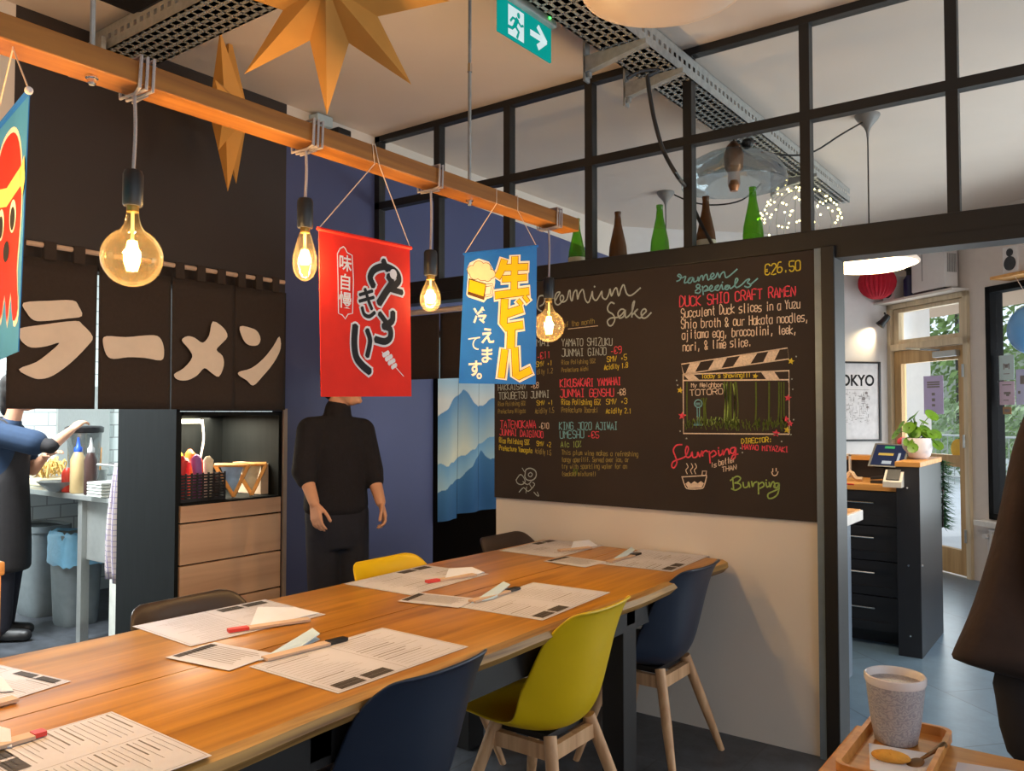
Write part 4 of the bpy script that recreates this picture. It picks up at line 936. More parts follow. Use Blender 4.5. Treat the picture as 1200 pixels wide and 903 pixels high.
def ell(cu, cz, ru, rz, name, m, h, n=24, a0=0, a1=2 * PI):
    mb = MB(); mb.poly([ob(cu + ru * math.cos(a0 + (a1 - a0) * k / n), cz + rz * math.sin(a0 + (a1 - a0) * k / n), h) for k in range(n)]); return mb.build(name, m, cl)
oc = [(.05, -.26), (.042, -.18), (.06, -.10), (.105, -.055), (.17, -.045), (.235, -.06), (.28, -.11), (.29, -.2), (.275, -.28), (.28, -.36), (.30, -.42), (.25, -.43), (.235, -.37), (.21, -.43), (.175, -.38), (.15, -.44), (.12, -.38), (.095, -.44), (.055, -.42), (.07, -.34)]
for g, mm, h in ((1.06, 'white_print', .0006), (1.0, 'red_print', .0014)):
    c = (.17, -.24); mb = MB(); mb.poly([ob(c[0] + (p.x - c[0]) * g, c[1] + (p.y - c[1]) * g, h) for p in smoothpts([(a, b, 0) for a, b in oc], 3, True)]); mb.build('octopus_print', mm, cl)
mb = MB(); mb.poly([ob(a, b, .0022) for a, b in [(.04, -.135), (.17, -.155), (.30, -.135), (.30, -.175), (.17, -.195), (.04, -.175)]]); mb.poly([ob(a, b, .0022) for a, b in [(.02, -.12), (.06, -.15), (.03, -.20), (.01, -.17)]]); mb.build('headband_print', mat('cream yellow print', (236, 204, 120), .85), cl)
for u in (.11, .22):
    ell(u, -.225, .030, .034, 'eye_print', 'white_print', .0022); ell(u, -.23, .020, .024, 'eye_print', 'black_print', .0030)
ell(.165, -.29, .028, .022, 'mouth_print', 'black_print', .0022)
# ================================================================== CEILING THINGS
def cable_tray(name, loc, ax, L, wdt, h, label):
    """perforated galvanised tray: slatted floor, slotted flanges"""
    th = thing(name, loc, label, 'cable tray')
    def P(l, w, z): return Vector(loc) + (Vector((l, w, z)) if ax == 'x' else Vector((w, l, z)))
    m = MB(); pitch_ = .05
    def bx(l0, l1, w0, w1, z0, z1):
        a, b = P(l0, w0, z0), P(l1, w1, z1)
        m.box(min(a.x, b.x), max(a.x, b.x), min(a.y, b.y), max(a.y, b.y), min(a.z, b.z), max(a.z, b.z))
    n = int(L / pitch_)
    for k in range(n):
        l = k * pitch_; bx(l, l + pitch_ * .74, 0, wdt, 0, .002)
    for j in range(6):
        w = wdt * j / 5; bx(0, L, max(0, w - .0115), min(wdt, w + .0115), 0, .0021)
    m.build('tray_floor', 'galv', th)
    m = MB()
    for w in (0, wdt - .002):
        bx(0, L, w, w + .002, 0, h * .42); bx(0, L, w, w + .002, h * .64, h)
        for k in range(n): l = k * pitch_; bx(l, l + pitch_ * .5, w, w + .002, h * .42, h * .64)
    for w0, w1 in ((0, .014), (wdt - .014, wdt)): bx(0, L, w0, w1, h - .002, h)
    m.build('tray_flange', 'galv', th)
    return th
tr = cable_tray('cable_tray', (-1.73, -.4, 2.92), 'y', 6.6, .19, .10, 'galvanised cable tray running through the top of the glazed partition')
for y in (2.93, 3.28, 5.25):
    m = MB(); m.prism([(-1.79, y, 2.905), (-1.50, y, 2.905), (-1.50, y, 2.885), (-1.79, y, 2.835)], (0, .035, 0)); m.box(-1.795, -1.785, y, y + .04, 2.80, CZ - .003); m.lathe([(.012, 0), (.012, .02)], (-1.775, y + .018, 2.815), 8)
    m.build('support_arm', 'galv', tr)
tl = cable_tray('cable_tray', (-3.50, 1.715, 2.92), 'x', 5.0, .205, .10, 'galvanised cable tray crossing the ceiling at the upper left')
m = MB(); m.box(-3.60, -3.36, 1.68, 1.70, 2.90, 2.96); m.box(-3.60, -3.585, 1.66, 1.96, 2.84, 2.99); m.box(-3.60, -3.40, 1.93, 1.95, 2.87, 2.93)
m.build('support_arm', 'galv', tl)
# black ceiling unit
c = onZ(205, -8, 2.78)
t = thing('ceiling_cassette', (c.x, c.y, 2.78), 'black square ceiling unit at the upper left edge of the photo', 'ceiling unit')
m = MB(); m.box(c.x - .26, c.x + .15, c.y - .34, c.y + .02, 2.78, 2.92, bev=.03); m.build('housing', 'blackplastic', t)
m = MB(); m.box(c.x - .22, c.x + .11, c.y - .30, c.y - .02, 2.765, 2.782, bev=.004); m.build('grille_panel', mat('gloss black', (20, 19, 20), .15), t)
m = MB()
for dx, dy in ((-.2, -.28), (.1, -.28), (-.2, -.03), (.1, -.03)): m.tube([(c.x + dx, c.y + dy, 2.92), (c.x + dx, c.y + dy, CZ)], .006, 6)
m.build('hanger_rod', 'galv', t)
c = onX(396, 157, XL + .03)
t = thing('wall_sensor', tuple(c), 'small black sensor on the upper blue wall above the timber bar', 'sensor')
m = MB(); m.box(c.x - .03, c.x + .06, c.y - .05, c.y + .05, c.z - .02, c.z + .02, bev=.008); m.build('body', 'blackplastic', t)
m = MB(); m.box(c.x - .03, c.x + .05, c.y - .19, c.y - .08, c.z - .0, c.z + .06, bev=.006); m.build('junction_box', mat('pale blue grey box', (176, 196, 206), .5), t)
# paper stars
def paper_star(c, R, nrm, spin, depth, label, n=8, inner=.43):
    c = Vector(c); N_ = Vector(nrm).normalized(); U = N_.cross(Vector((0, 0, 1))).normalized(); V = U.cross(N_).normalized()
    th = thing('paper_star', tuple(c), label, 'star', 'folded paper stars under the ceiling')
    m = MB(); pts = []
    for k in range(2 * n):
        a = spin + PI * k / n; r = R if k % 2 == 0 else R * inner
        pts.append(m.bm.verts.new(c + U * math.sin(a) * r + V * math.cos(a) * r))
    f, b = m.bm.verts.new(c + N_ * depth), m.bm.verts.new(c - N_ * depth)
    for k in range(2 * n):
        m.bm.faces.new((f, pts[k], pts[(k + 1) % (2 * n)])); m.bm.faces.new((b, pts[(k + 1) % (2 * n)], pts[k]))
    m.build('star_body', 'star', th)
    top = c + V * R * .97
    MB().tube([top, (top.x, top.y, CZ)], .0022, 6).build('hanging_string', 'string', th)
paper_star(onD(388, -8, 2.55), .37, (.62, -.80, -.12), math.radians(-3), .085, 'large eight pointed kraft paper star facing the camera at the top')
s2 = onD(268, 131, 3.72)
paper_star(s2, .365, (.68, .735, .0), math.radians(0), .085, 'kraft paper star seen nearly edge on behind the timber bar')
# exit sign
ex = -1.80; a = onX(583, 36, ex); b = onX(645, 74, ex)
t = thing('exit_sign', (ex, (a.y + b.y) / 2, a.z), 'green emergency exit sign with running figure and arrow under the ceiling', 'sign')
y0, y1, z0, z1 = a.y, b.y, a.z + .0, a.z + .135
MT['sign_green'] = emit('lit green sign', (0, 150, 140), .9); MT['sign_white'] = emit('lit white sign', (220, 240, 240), .8)
MB().box(ex - .004, ex + .004, y0, y1, z0, z1).build('sign_plate', 'sign_green', t)
MB().box(ex - .03, ex + .03, y0 - .005, y1 + .005, z1, z1 + .05, bev=.004).build('housing', mat('sign housing', (200, 204, 200), .5), t)
m = MB(); m.tube([(ex, y0 + .06, z1 + .05), (ex, y0 + .06, CZ)], .006, 6); m.tube([(ex, y1 - .06, z1 + .05), (ex, y1 - .06, CZ)], .006, 6); m.build('hanger', 'galv', t)
MB().ball((ex + .032, y1 - .05, z1 + .02), .005, 8, 6).build('status_light', emit('green status lamp', (60, 255, 90), 6), t)
def sg_(u, v, h=0): return Vector((ex + .0045 + h, y0 + (y1 - y0) * u, z0 + (z1 - z0) * v))
m = MB()
m.poly([sg_(.17, .08), sg_(.46, .08), sg_(.46, .92), sg_(.17, .92)]); m.build('door_symbol', 'sign_white', t)
m = MB(); SX = Vector((1, 0, 0))
def ss(pts, w): m.stroke([sg_(u, v, .0012) for u, v in pts], w, SX)
ss([(.33, .62), (.29, .42)], .020); ss([(.29, .42), (.36, .30), (.33, .12)], .013); ss([(.29, .42), (.24, .30), (.14, .28)], .013); ss([(.33, .60), (.40, .50), (.44, .55)], .010); ss([(.33, .60), (.25, .60), (.21, .48)], .010)
m.poly([sg_(.355 + .028 * math.cos(k * PI / 6), .76 + .085 * math.sin(k * PI / 6), .0012) for k in range(12)])
m.build('running_figure', 'sign_green', t)
m = MB(); m.stroke([sg_(.60, .52), (sg_(.86, .52))], .024, SX); m.stroke([sg_(.74, .80), sg_(.88, .52)], .024, SX); m.stroke([sg_(.74, .24), sg_(.88, .52)], .024, SX); m.build('arrow_symbol', 'sign_white', t)
# pendant saucer lamps
MT['opal'] = mat('opal white shade', (240, 222, 204), .35, var=.01)
def saucer(c, R, lit, label, rose=True):
    th = thing('pendant_lamp', tuple(c), label, 'lamp'); c = Vector(c)
    MB().lathe([(R, 0), (R * 1.0, .012), (R * .92, .035), (R * .6, .085), (R * .25, .12), (.03, .135), (.028, .17)], c, 40).build('shade', 'opal', th, smooth=50)
    dm = emit('lit diffuser', (255, 226, 176), 7.0) if lit else MT['opal']
    MB().lathe([(R * .3, -.035), (R * .72, -.026), (R * .96, -.002), (R * .96, .004)], c, 40).build('diffuser', dm, th, smooth=50)
    MB().tube([c + Vector((0, 0, .17)), (c.x, c.y, CZ - .08)], .004, 6).build('flex', 'blackplastic', th)
    MB().lathe([(.006, -.13), (.008, -.10), (.02, -.07), (.055, -.03), (.068, -.008), (.066, 0)], (c.x, c.y, CZ), 24).build('ceiling_rose', mat('grey rose', (130, 128, 126), .5), th, smooth=50)
    return th
saucer(onD(778, -12, 2.25), .225, False, 'large white saucer pendant lamp at the top edge of the photo')
lp = onY(1019, 310, 4.85); lo = saucer((lp.x, lp.y, lp.z), .255, True, 'glowing white saucer pendant lamp in the doorway to the front room')
light('lamp_glow', 'AREA', (lp.x, lp.y, lp.z - .06), 14, (1.0, .80, .55), .4, parent=lo, shape='DISK')
lp2 = onZ(780, 228, CZ - .02); saucer((lp2.x, lp2.y, 2.0), .255, False, 'saucer pendant lamp hanging behind the glazed partition, only its ceiling rose showing')
m = MB(); R_ = onY(1003, 140, 4.85)
sw = [(lp.x - .01, lp.y, CZ - .03)] + [tuple(onD(x, y, 4.5)) for x, y in ((985, 158), (955, 177), (930, 182), (892, 178))]
o = MB().tube(smoothpts(sw, 4), .005, 6).build('lamp_cable', 'blackplastic'); tag(o, 'dark cable looping from the right ceiling rose to the tray', 'cable')
sw = [tuple(onD(x, y, 5.0)) for x, y in ((790, 228), (812, 237), (840, 240), (870, 234), (892, 215))]
o = MB().tube(smoothpts(sw, 4), .005, 6).build('lamp_cable', 'blackplastic'); tag(o, 'thin dark cable sagging behind the sake bottles', 'cable')
# clear glass dome lamp under the tray
c = onY(860, 203, 4.35)
t = thing('glass_dome_lamp', tuple(c), 'clear glass dome pendant under the tray behind the partition', 'lamp')
MT['clear'] = glass('clear lamp glass', (226, 236, 240), refl=.25, blend=.5)
pr = [(.285, -.07), (.288, -.05), (.275, 0), (.235, .06), (.16, .10), (.07, .125), (.035, .15)]
o = MB().lathe(pr, c, 40).build('glass_dome', 'clear', t, smooth=50)
MB().lathe([(.02, -.10), (.035, -.06), (.032, .0), (.05, .03), (.055, .10), (.04, .15), (.012, .18)], c, 20).build('lamp_holder', mat('copper holder', (176, 120, 84), .35, .9), t, smooth=50)
MB().tube([c + Vector((0, 0, .17)), (c.x, c.y, 2.93)], .005, 6).build('flex', 'blackplastic', t)
MB().ball(c + Vector((.08, 0, .15)), (.035, .035, .03), 14, 10).build('clamp', 'blackplastic', t)
# fairy light ball
c = onY(936, 268, 5.5)
t = thing('fairy_light_ball', tuple(c), 'round wire ball of tiny warm fairy lights behind the green bottle', 'lights')
m, m2 = MB(), MB(); fr_ = random.Random(4)
for k in range(7):
    a = k * PI / 7; u = Vector((math.cos(a), math.sin(a), 0))
    m.tube([c + (u * math.cos(q * PI / 12) + Vector((0, 0, 1)) * math.sin(q * PI / 12)) * .27 for q in range(25)], .0022, 5)
m.build('wire_frame', 'galv', t)
for k in range(110):
    d = Vector((fr_.gauss(0, 1), fr_.gauss(0, 1), fr_.gauss(0, 1) + .5)).normalized() * .272; m2.ball(c + d, .0068, 6, 4)
tag(m2.build('fairy_bulbs', emit('fairy light glow', (255, 232, 150), 10), t), kind='stuff')
MB().tube([c + Vector((0, 0, .27)), (c.x, c.y, CZ)], .002, 5).build('hanging_wire', 'galv', t)
# dark cable dropping from the tray to the bottle ledge
cp = [tuple(onD(x, y, 3.25)) for x, y in ((735, 92), (750, 84), (772, 82), (762, 88), (759, 92), (763, 120), (768, 145), (778, 178), (795, 208))] + [tuple(onY(x, y, 3.60)) for x, y in ((805, 222), (818, 255), (838, 292))]
o = MB().tube(smoothpts(cp, 4), .0085, 8).build('black_cable', 'blackplastic'); tag(o, 'thick black cable dropping from the tray down behind the partition frame', 'cable')
# ledge and sake bottles
struct(MB().box(-2.66, -0.99, YP + .08, YP + .26, 2.045, 2.075).build('trim_ledge', 'black_wall'))
MT['green_glass'] = glass('green bottle glass', (164, 222, 110), .1, .03, .25, .3, (112, 168, 44)); MT['brown_glass'] = glass('brown bottle glass', (150, 104, 64), .1, .05, .25, .5, (136, 98, 64))
bl = [(676, 256, 'green_glass', 1, 'green glass bottle with a pale label at the left end of the partition ledge'), (724, 248, 'brown_glass', 0, 'brown glass bottle between two green ones on the partition ledge'), (773, 240, 'green_glass', 0, 'middle green glass bottle below the left ceiling rose'), (827, 230, 'brown_glass', 1, 'brown glass bottle with a label where the black cable passes'), (882, 219, 'green_glass', 0, 'tall bright green glass bottle at the right end of the partition ledge')]
for x, yt, g, lb_, lab in bl:
    p = onY(x, yt, YP + .165); b0 = 2.076; h = p.z - b0; s = h / .30
    t = thing('sake_bottle', (p.x, p.y, b0), lab, 'bottle', 'sake bottles on the partition ledge')
    k = 1.12
    MB().lathe([(.030 * k, 0), (.0405 * k, .006), (.041 * k, .11 * s), (.038 * k, .145 * s), (.026 * k, .20 * s), (.0165 * k, .245 * s), (.0145, .285 * s), (.0165, .287 * s), (.0165, .299 * s), (.012, .30 * s)], (p.x, p.y, b0), 28).build('bottle_glass', g, t, smooth=60)
    if lb_:
        MB().lathe([(.0412 * k, .03), (.0418 * k, .031), (.0418 * k, .115 * s), (.0412 * k, .116 * s)], (p.x, p.y, b0), 28).build('bottle_label', mat('cream label', (206, 196, 170), .8), t, smooth=60)
# picture at the far left
a = onX(2, 60, XL + .01)
t = thing('framed_picture', (XL + .012, .95, 2.70), 'dark blue framed picture on the white wall at the left photo edge', 'picture')
m = MB(); m.box(XL, XL + .025, .55, 1.30, 2.45, 2.98, bev=.003); m.build('frame', mat('navy frame', (52, 56, 92), .5), t)
MB().box(XL + .024, XL + .028, .60, 1.25, 2.50, 2.93).build('print', mat('pale print', (200, 184, 150), .8, var=.3, scale=6), t)
m = MB(); m.tube([(XL + .06, 1.36, 2.99), (XL + .055, 1.33, 2.30)], .006, 6); m.build('side_cable', 'twine', t)
# timber post at the left photo edge
p = onD(-3, 700, 2.35)
t = thing('timber_stool', (p.x - .17, p.y - .10, 0), 'orange timber stool edge at the left photo edge', 'stool')
m = MB(); m.box(p.x - .34, p.x, p.y - .30, p.y + .02, .93, .97, bev=.006); m.build('seat', 'counterwood', t)
for dx, dy in ((-.33, -.29), (-.045, -.29), (-.33, -.03), (-.045, -.03)):
    m = MB(); m.box(p.x + dx, p.x + dx + .04, p.y + dy, p.y + dy + .04, 0, .93); m.build('leg', 'counterwood', t)

# ================================================================== KITCHEN
PY = 2.205
t = thing('drawer_cabinet', (XL - .3, 2.5, 0), 'tall cabinet with washed oak drawers and a lit black niche beside the kitchen pass', 'cabinet')
m = MB(); m.box(-4.13, XL - .001, PY - .02, PY - .001, 0, 2.015); m.build('end_panel', 'black_lam', t)
m = MB(); m.box(-4.13, XL - .02, PY, PY + .02, .0, 1.404); m.box(-4.13, XL - .005, 2.78, 2.80, 0, 1.404); m.box(-4.13, -4.11, PY + .02, 2.78, .0, 1.404); m.box(-4.11, XL - .005, PY + .02, 2.78, 1.385, 1.404); m.box(-4.11, XL - .03, PY + .02, 2.78, .0, .94); m.box(-4.11, XL - .002, PY + .02, 2.78, .94, .962)
m.build('carcass', 'black_lam', t)
zs = [.955, .868, .668, .475, .275, .08]
for i in range(5):
    m = MB(); m.box(XL - .025, XL + .004, PY + .006, 2.792, zs[i + 1] + .005, zs[i] - .003, bev=.002); m.build('drawer', 'drawerwood', t)
# niche light
LS = MB().box(-4.10, -4.08, PY + .03, 2.62, 1.340, 1.362).build('light_strip', emit('warm strip light', (255, 240, 200), 9), t)
light('niche_glow', 'AREA', (-3.98, 2.5, 1.37), 15.0, (1.0, .90, .68), .4, parent=t)
o = MB().tube(smoothpts([(-4.08, 2.63, 1.36), (-4.07, 2.635, 1.25), (-4.075, 2.615, 1.12), (-4.07, 2.60, .98)], 4), .006, 6).build('strip_cable', 'white_print', t)
# black crate of sauces, tilted wooden stands, box
z = .963
t = thing('wire_basket', (-3.86, 2.38, z), 'black basket of colourful packets in the lit niche', 'basket')
m = MB(); x0, x1, y0, y1 = -4.06, -3.64, 2.235, 2.48
m.box(x0, x1, y0, y1, z, z + .008)
for k in range(9):
    zz = z + .008 + k * .0145
    m.box(x1 - .006, x1, y0, y1, zz, zz + .009); m.box(x0, x0 + .006, y0, y1, zz, zz + .009); m.box(x0, x1, y0, y0 + .006, zz, zz + .009); m.box(x0, x1, y1 - .006, y1, zz, zz + .009)
for k in range(9):
    yy = y0 + (y1 - y0) * k / 8; m.box(x1 - .005, x1 + .001, yy - .004, yy + .004, z, z + .14)
m.build('basket_body', 'blackplastic', t)
pk = random.Random(9)
pcol = [(222, 60, 60), (240, 190, 40), (230, 120, 160), (150, 90, 170), (220, 50, 50), (236, 210, 60), (240, 226, 200), (200, 70, 60), (236, 130, 60)]
for k, c in enumerate(pcol):
    px, py = -3.70 - .085 * (k % 3), 2.28 + .075 * (k // 3) + pk.uniform(-.012, .012); h = pk.uniform(.20, .255)
    m = MB(); m.tube([(px, py, z + .01), (px, py + pk.uniform(-.01, .01), z + h * .6), (px + pk.uniform(-.012, .012), py, z + h - .02), (px, py, z + h)], [.020, .022, .026, .010], 9)
    nm_ = ['red', 'yellow', 'pink', 'purple', 'red', 'pale yellow', 'cream', 'dull red', 'orange'][k]
    wh = ['front row', 'middle row', 'back row'][k % 3]
    o = m.build('snack_packet', mat('packet %d' % k, c, .5), smooth=50); tag(o, '%s packet standing in the %s of the black basket' % (nm_, wh), 'packet', 'packets in the black basket')
for i, yy in enumerate((2.55, 2.66)):
    t = thing('wooden_stand', (-3.72, yy, z), ['tilted wooden V-shaped card stand nearest the black basket', 'tilted wooden V-shaped card stand nearest the white box'][i], 'stand', 'wooden stands in the niche')
    m = MB(); p0 = Vector((-3.66, yy - .03, z + .002))
    top0, top1 = Vector((-3.76, yy - .05, z + .165)), Vector((-3.62, yy + .055, z + .165))
    bot = Vector((-3.66, yy - .005, z + .006))
    for a, b in ((bot, top1), (bot, top0), (top0, top1)): m.tube([a, b], .0115, 4)
    m.build('frame', 'counterwood', t)
    mm = MB(); mm.poly([bot.lerp(top1, .15), top1.lerp(top0, .15), top0.lerp(top1, .15), bot.lerp(top0, .15)]); mm.build('card', mat('stand card %d' % i, [(120, 150, 190), (150, 140, 120)][i], .3, var=.4, scale=14), t)
o = MB().box(-3.92, -3.68, 2.725, 2.775, z, z + .165, bev=.003).build('white_box', mat('white carton', (214, 196, 178), .7)); tag(o, 'white carton at the right end of the lit niche', 'box')

# steel counter
t = steel_t = thing('steel_counter', (-5.2, 2.9, 0), 'stainless steel kitchen counter above two grey bins', 'counter')
CX0, CX1, CY0, CY1 = -6.48, -4.56, 2.46, 3.80
m = MB(); m.box(CX0, CX1, CY0, CY1, .865, .90, bev=.006); m.build('worktop', 'steel', t)
m = MB(); m.box(onY(93, 620, CY0 + .05).x, CX1 + .01, CY0 + .05, CY0 + .22, .50, .865, bev=.004); m.build('sink_box', 'steel', t)
for x, y in ((onY(94, 700, CY0 + .03).x - .025, CY0 + .02), (-4.62, CY1 - .1), (-6.4, CY1 - .1)):
    m = MB(); m.box(x, x + .05, y, y + .05, 0, .865); m.build('leg', 'steel', t)
m = MB(); m.box(-4.84, -4.585, CY0 + .06, CY0 + .5, .06, .46, bev=.004); t2 = m.build('white_cabinet_unit', mat('off white unit', (206, 208, 200), .5)); tag(t2, 'low off-white unit under the sink behind the hanging towel', 'cabinet')
def bin_(c, w, d, h, label):
    th = thing('waste_bin', (c[0], c[1], 0), label, 'bin', 'grey kitchen bins'); x, y = c
    def ringpts(k, z): 
        P = []
        for a in range(32):
            q = 2 * PI * a / 32; cx, sy = math.cos(q), math.sin(q)
            P.append((x + w * k * math.copysign(abs(cx) ** .5, cx), y + d * k * math.copysign(abs(sy) ** .5, sy), z))
        return P
    m = MB(); R = [[m.bm.verts.new(p) for p in ringpts(k, z)] for k, z in ((.78, 0), (.82, .02), (.84, h * .12), (.99, h * .93), (1.03, h * .935), (1.03, h), (.96, h), (.80, .05))]
    for i in range(len(R) - 1):
        for a in range(32): m.bm.faces.new((R[i][a], R[i][(a + 1) % 32], R[i + 1][(a + 1) % 32], R[i + 1][a]))
    m.bm.faces.new(R[0]); m.bm.faces.new(R[-1])
    m.build('bin_body', mat('grey bin plastic', (118, 128, 132), .5), th, smooth=40)
    return th, ringpts
b1, rp1 = bin_((onY(47, 740, 2.69).x, 2.69), .20, .14, .62, 'grey kitchen bin with a dark open rim beside the cook')
MB().prism(rp1(.97, .595), (0, 0, .006)).build('lid', mat('dark bin lid', (60, 66, 70), .5), b1)
b2, rp2 = bin_((onY(88, 740, 2.70).x, 2.70), .145, .14, .60, 'grey kitchen bin with a pale blue liner next to the counter leg')
m = MB(); R = []; br = random.Random(1)
prof = [(1.0, .60), (1.06, .615), (1.10, .59), (1.12, .50), (1.14, .43), (1.13, .40)]
for k, zz in prof:
    R.append([m.bm.verts.new((p[0] + br.uniform(-.006, .006), p[1] + br.uniform(-.006, .006), p[2] + br.uniform(-.012, .012))) for p in rp2(k * .96, zz)])
for i in range(len(R) - 1):
    for a in range(32): m.bm.faces.new((R[i][a], R[i][(a + 1) % 32], R[i + 1][(a + 1) % 32], R[i + 1][a]))
m.build('bin_liner', mat('blue bin bag', (128, 186, 218), .35, bump=.3, scale=16), b2, smooth=True)
# counter-top things
zc = .901
def at(px, py, y): q = onY(px, py, y); return q
t0 = at(98, 560, 2.69); t = thing('blender_jug', (t0.x, 2.69, zc), 'tall grey clear jug with a black lid under the cook\'s hand', 'jug')
jx, jy = t0.x, 2.69
MT['smoke'] = glass('smoky plastic', (196, 200, 200), .2, .1, .4, .3, (170, 176, 176))
MB().lathe([(.085, .0), (.10, .01), (.125, .36), (.128, .365)], (jx, jy, zc), 28, sx=1, sy=.8).build('jug_body', 'smoke', t, smooth=50)
MB().lathe([(.135, .365), (.14, .372), (.14, .40), (.12, .41), (.05, .412)], (jx, jy, zc), 28, sx=1, sy=.8).build('jug_lid', 'blackplastic', t, smooth=50)
def squeeze(px, body, cap, label, h=.20, r=.034, y=2.5, tip=True):
    q = at(px, 572, y); th = thing('squeeze_bottle', (q.x, y, zc), label, 'bottle', 'sauce bottles on the steel counter')
    MB().lathe([(r * .9, 0), (r, .008), (r, h * .8), (r * .6, h * .95), (r * .45, h)], (q.x, y, zc), 20).build('bottle_body', mat('sauce ' + label[:12], body, .35), th, smooth=50)
    if tip: MB().lathe([(r * .55, h * .98), (r * .55, h + .02), (r * .3, h + .03), (r * .12, h + .085)], (q.x, y, zc), 14).build('nozzle', mat('cap ' + label[:12], cap, .4), th, smooth=50)
squeeze(91, (206, 180, 130), (40, 90, 200), 'tan sauce bottle with a blue nozzle on the steel counter', .26, .045)
squeeze(106, (70, 48, 44), (190, 190, 190), 'dark sauce bottle beside the tan one on the steel counter', .26, .038)
squeeze(79, (214, 62, 44), (214, 62, 44), 'short red sauce bottle beside the steel bowl', .15, .035, tip=False)
q = at(64, 572, 2.45); o = MB().lathe([(.03, 0), (.05, .004), (.115, .06), (.122, .065), (.112, .06), (.05, .010), (.004, .008)], (q.x, 2.47, zc), 28).build('steel_bowl', 'steel', smooth=50); tag(o, 'stainless bowl on the counter beside the red bottle', 'bowl')
q = at(125, 580, 2.5)
for k in range(5):
    o = MB().box(q.x - .10, q.x + .07, 2.43, 2.60, zc + k * .018, zc + k * .018 + .015, bev=.004).build('plastic_lid', mat('pale box', (206, 212, 206), .5)); tag(o, ['lowest', 'second lowest', 'middle', 'second highest', 'topmost'][k] + ' of the pale flat boxes stacked beside the towel', 'box', 'flat boxes beside the towel')
q = at(119, 560, 2.90)
t = thing('skewer_pot', (q.x - .02, 2.90, zc), 'small pot of wooden sticks behind the flat boxes', 'pot')
MB().lathe([(.04, 0), (.045, .10), (.046, .102)], (q.x - .02, 2.90, zc), 18).build('pot_body', 'steel', t, smooth=50)
for k in range(6):
    a = k * 1.05; MB().tube([(q.x - .02, 2.90, zc + .02), (q.x - .02 - .10 + .03 * k, 2.90 + .03 * math.sin(a), zc + .27 + .02 * math.sin(a * 2))], .005, 5).build('wooden_stick', 'counterwood', t)
q = at(45, 560, 2.62); t = thing('noodle_tray', (q.x, 2.66, zc), 'pale tray of yellow noodles beside the cook', 'tray')
MB().box(q.x - .14, q.x + .16, 2.56, 2.78, zc, zc + .05, bev=.01).build('tray_body', mat('cream tray', (220, 210, 180), .5), t)
m = MB(); nr = random.Random(8)
for k in range(40):
    cx, cy_ = q.x + nr.uniform(-.11, .13), nr.uniform(2.58, 2.76); r = nr.uniform(.03, .06)
    m.tube([(cx + r * math.cos(a), cy_ + r * .5 * math.sin(a), zc + .05 + nr.uniform(0, .12) + .02 * math.sin(a * 2)) for a in (0, 1, 2, 3, 4, 5)], .006, 5)
tag(m.build('noodles', mat('noodle', (226, 190, 110), .6), t), kind='stuff')
o = MB().box(-6.49, -6.46, 2.95, 3.35, .91, 1.6, bev=.003).build('steel_splash_panel', 'steel'); tag(o, 'steel panel on the tiled wall behind the jug', 'panel')
# towel on the counter edge
qa, qb = onY(136, 545, CY0 - .10), onY(128, 680, CY0 - .10)
m = MB(); R = []
for i in range(15):
    u = i / 14; row = []
    for k in range(13):
        v = k / 12; w = .05 + .10 * v; zz = qa.z + (qb.z - qa.z) * v
        row.append(m.bm.verts.new((qa.x - .01 - .03 * v + (u - .5) * w, CY0 - .09 + .012 * math.sin(u * 14) * (0.4 + v) - .02 * math.sin(v * 3), zz + .01 * math.sin(u * 5))))
    R.append(row)
for i in range(14):
    for k in range(12): m.bm.faces.new((R[i][k], R[i + 1][k], R[i + 1][k + 1], R[i][k + 1]))
def checked(name, base, line):
    mm, N, L, b = _new(name); tc = N.new('ShaderNodeTexCoord'); br_ = N.new('ShaderNodeTexBrick'); mp = N.new('ShaderNodeMapping'); mp.inputs['Rotation'].default_value = (PI / 2, 0, 0)
    L.new(tc.outputs['Object'], mp.inputs[0]); L.new(mp.outputs[0], br_.inputs[0]); br_.offset = 0; br_.inputs['Scale'].default_value = 1; br_.inputs['Brick Width'].default_value = .03; br_.inputs['Row Height'].default_value = .03; br_.inputs['Mortar Size'].default_value = .0022
    br_.inputs['Color1'].default_value = lin(base); br_.inputs['Color2'].default_value = lin(base); br_.inputs['Mortar'].default_value = lin(line); L.new(br_.outputs[0], b.inputs['Base Color']); b.inputs['Roughness'].default_value = .9; return mm
o = m.build('tea_towel', checked('checked towel', (214, 204, 204), (150, 140, 176)), smooth=True); solidify(o, .006); tag(o, 'pale checked tea towel hanging from the steel counter by the black panel', 'towel')
m = MB(); m.tube([(qa.x - .22, CY0 + .004, qa.z - .004), (qa.x - .22, CY0 - .092, qa.z - .004), (qa.x + .07, CY0 - .092, qa.z - .004), (qa.x + .07, CY0 + .004, qa.z - .004)], .007, 8); m.build('towel_rail', 'steel', steel_t)
t = thing('added_kitchen_lamp', (-5.2, 1.3, 2.97), 'unseen ceiling lamp added behind the black wall to brighten the kitchen', 'lamp')  # unseen fitting and area light, added to brighten the kitchen
MB().box(-5.7, -4.7, 1.2, 1.4, 2.97, 3.06, bev=.01).build('added_lamp_body', emit('added kitchen panel', (236, 246, 255), 4), t)
light('added_kitchen_glow', 'AREA', (-5.2, 1.3, 2.95), 270, (.92, .98, 1.0), 1.0, parent=t)
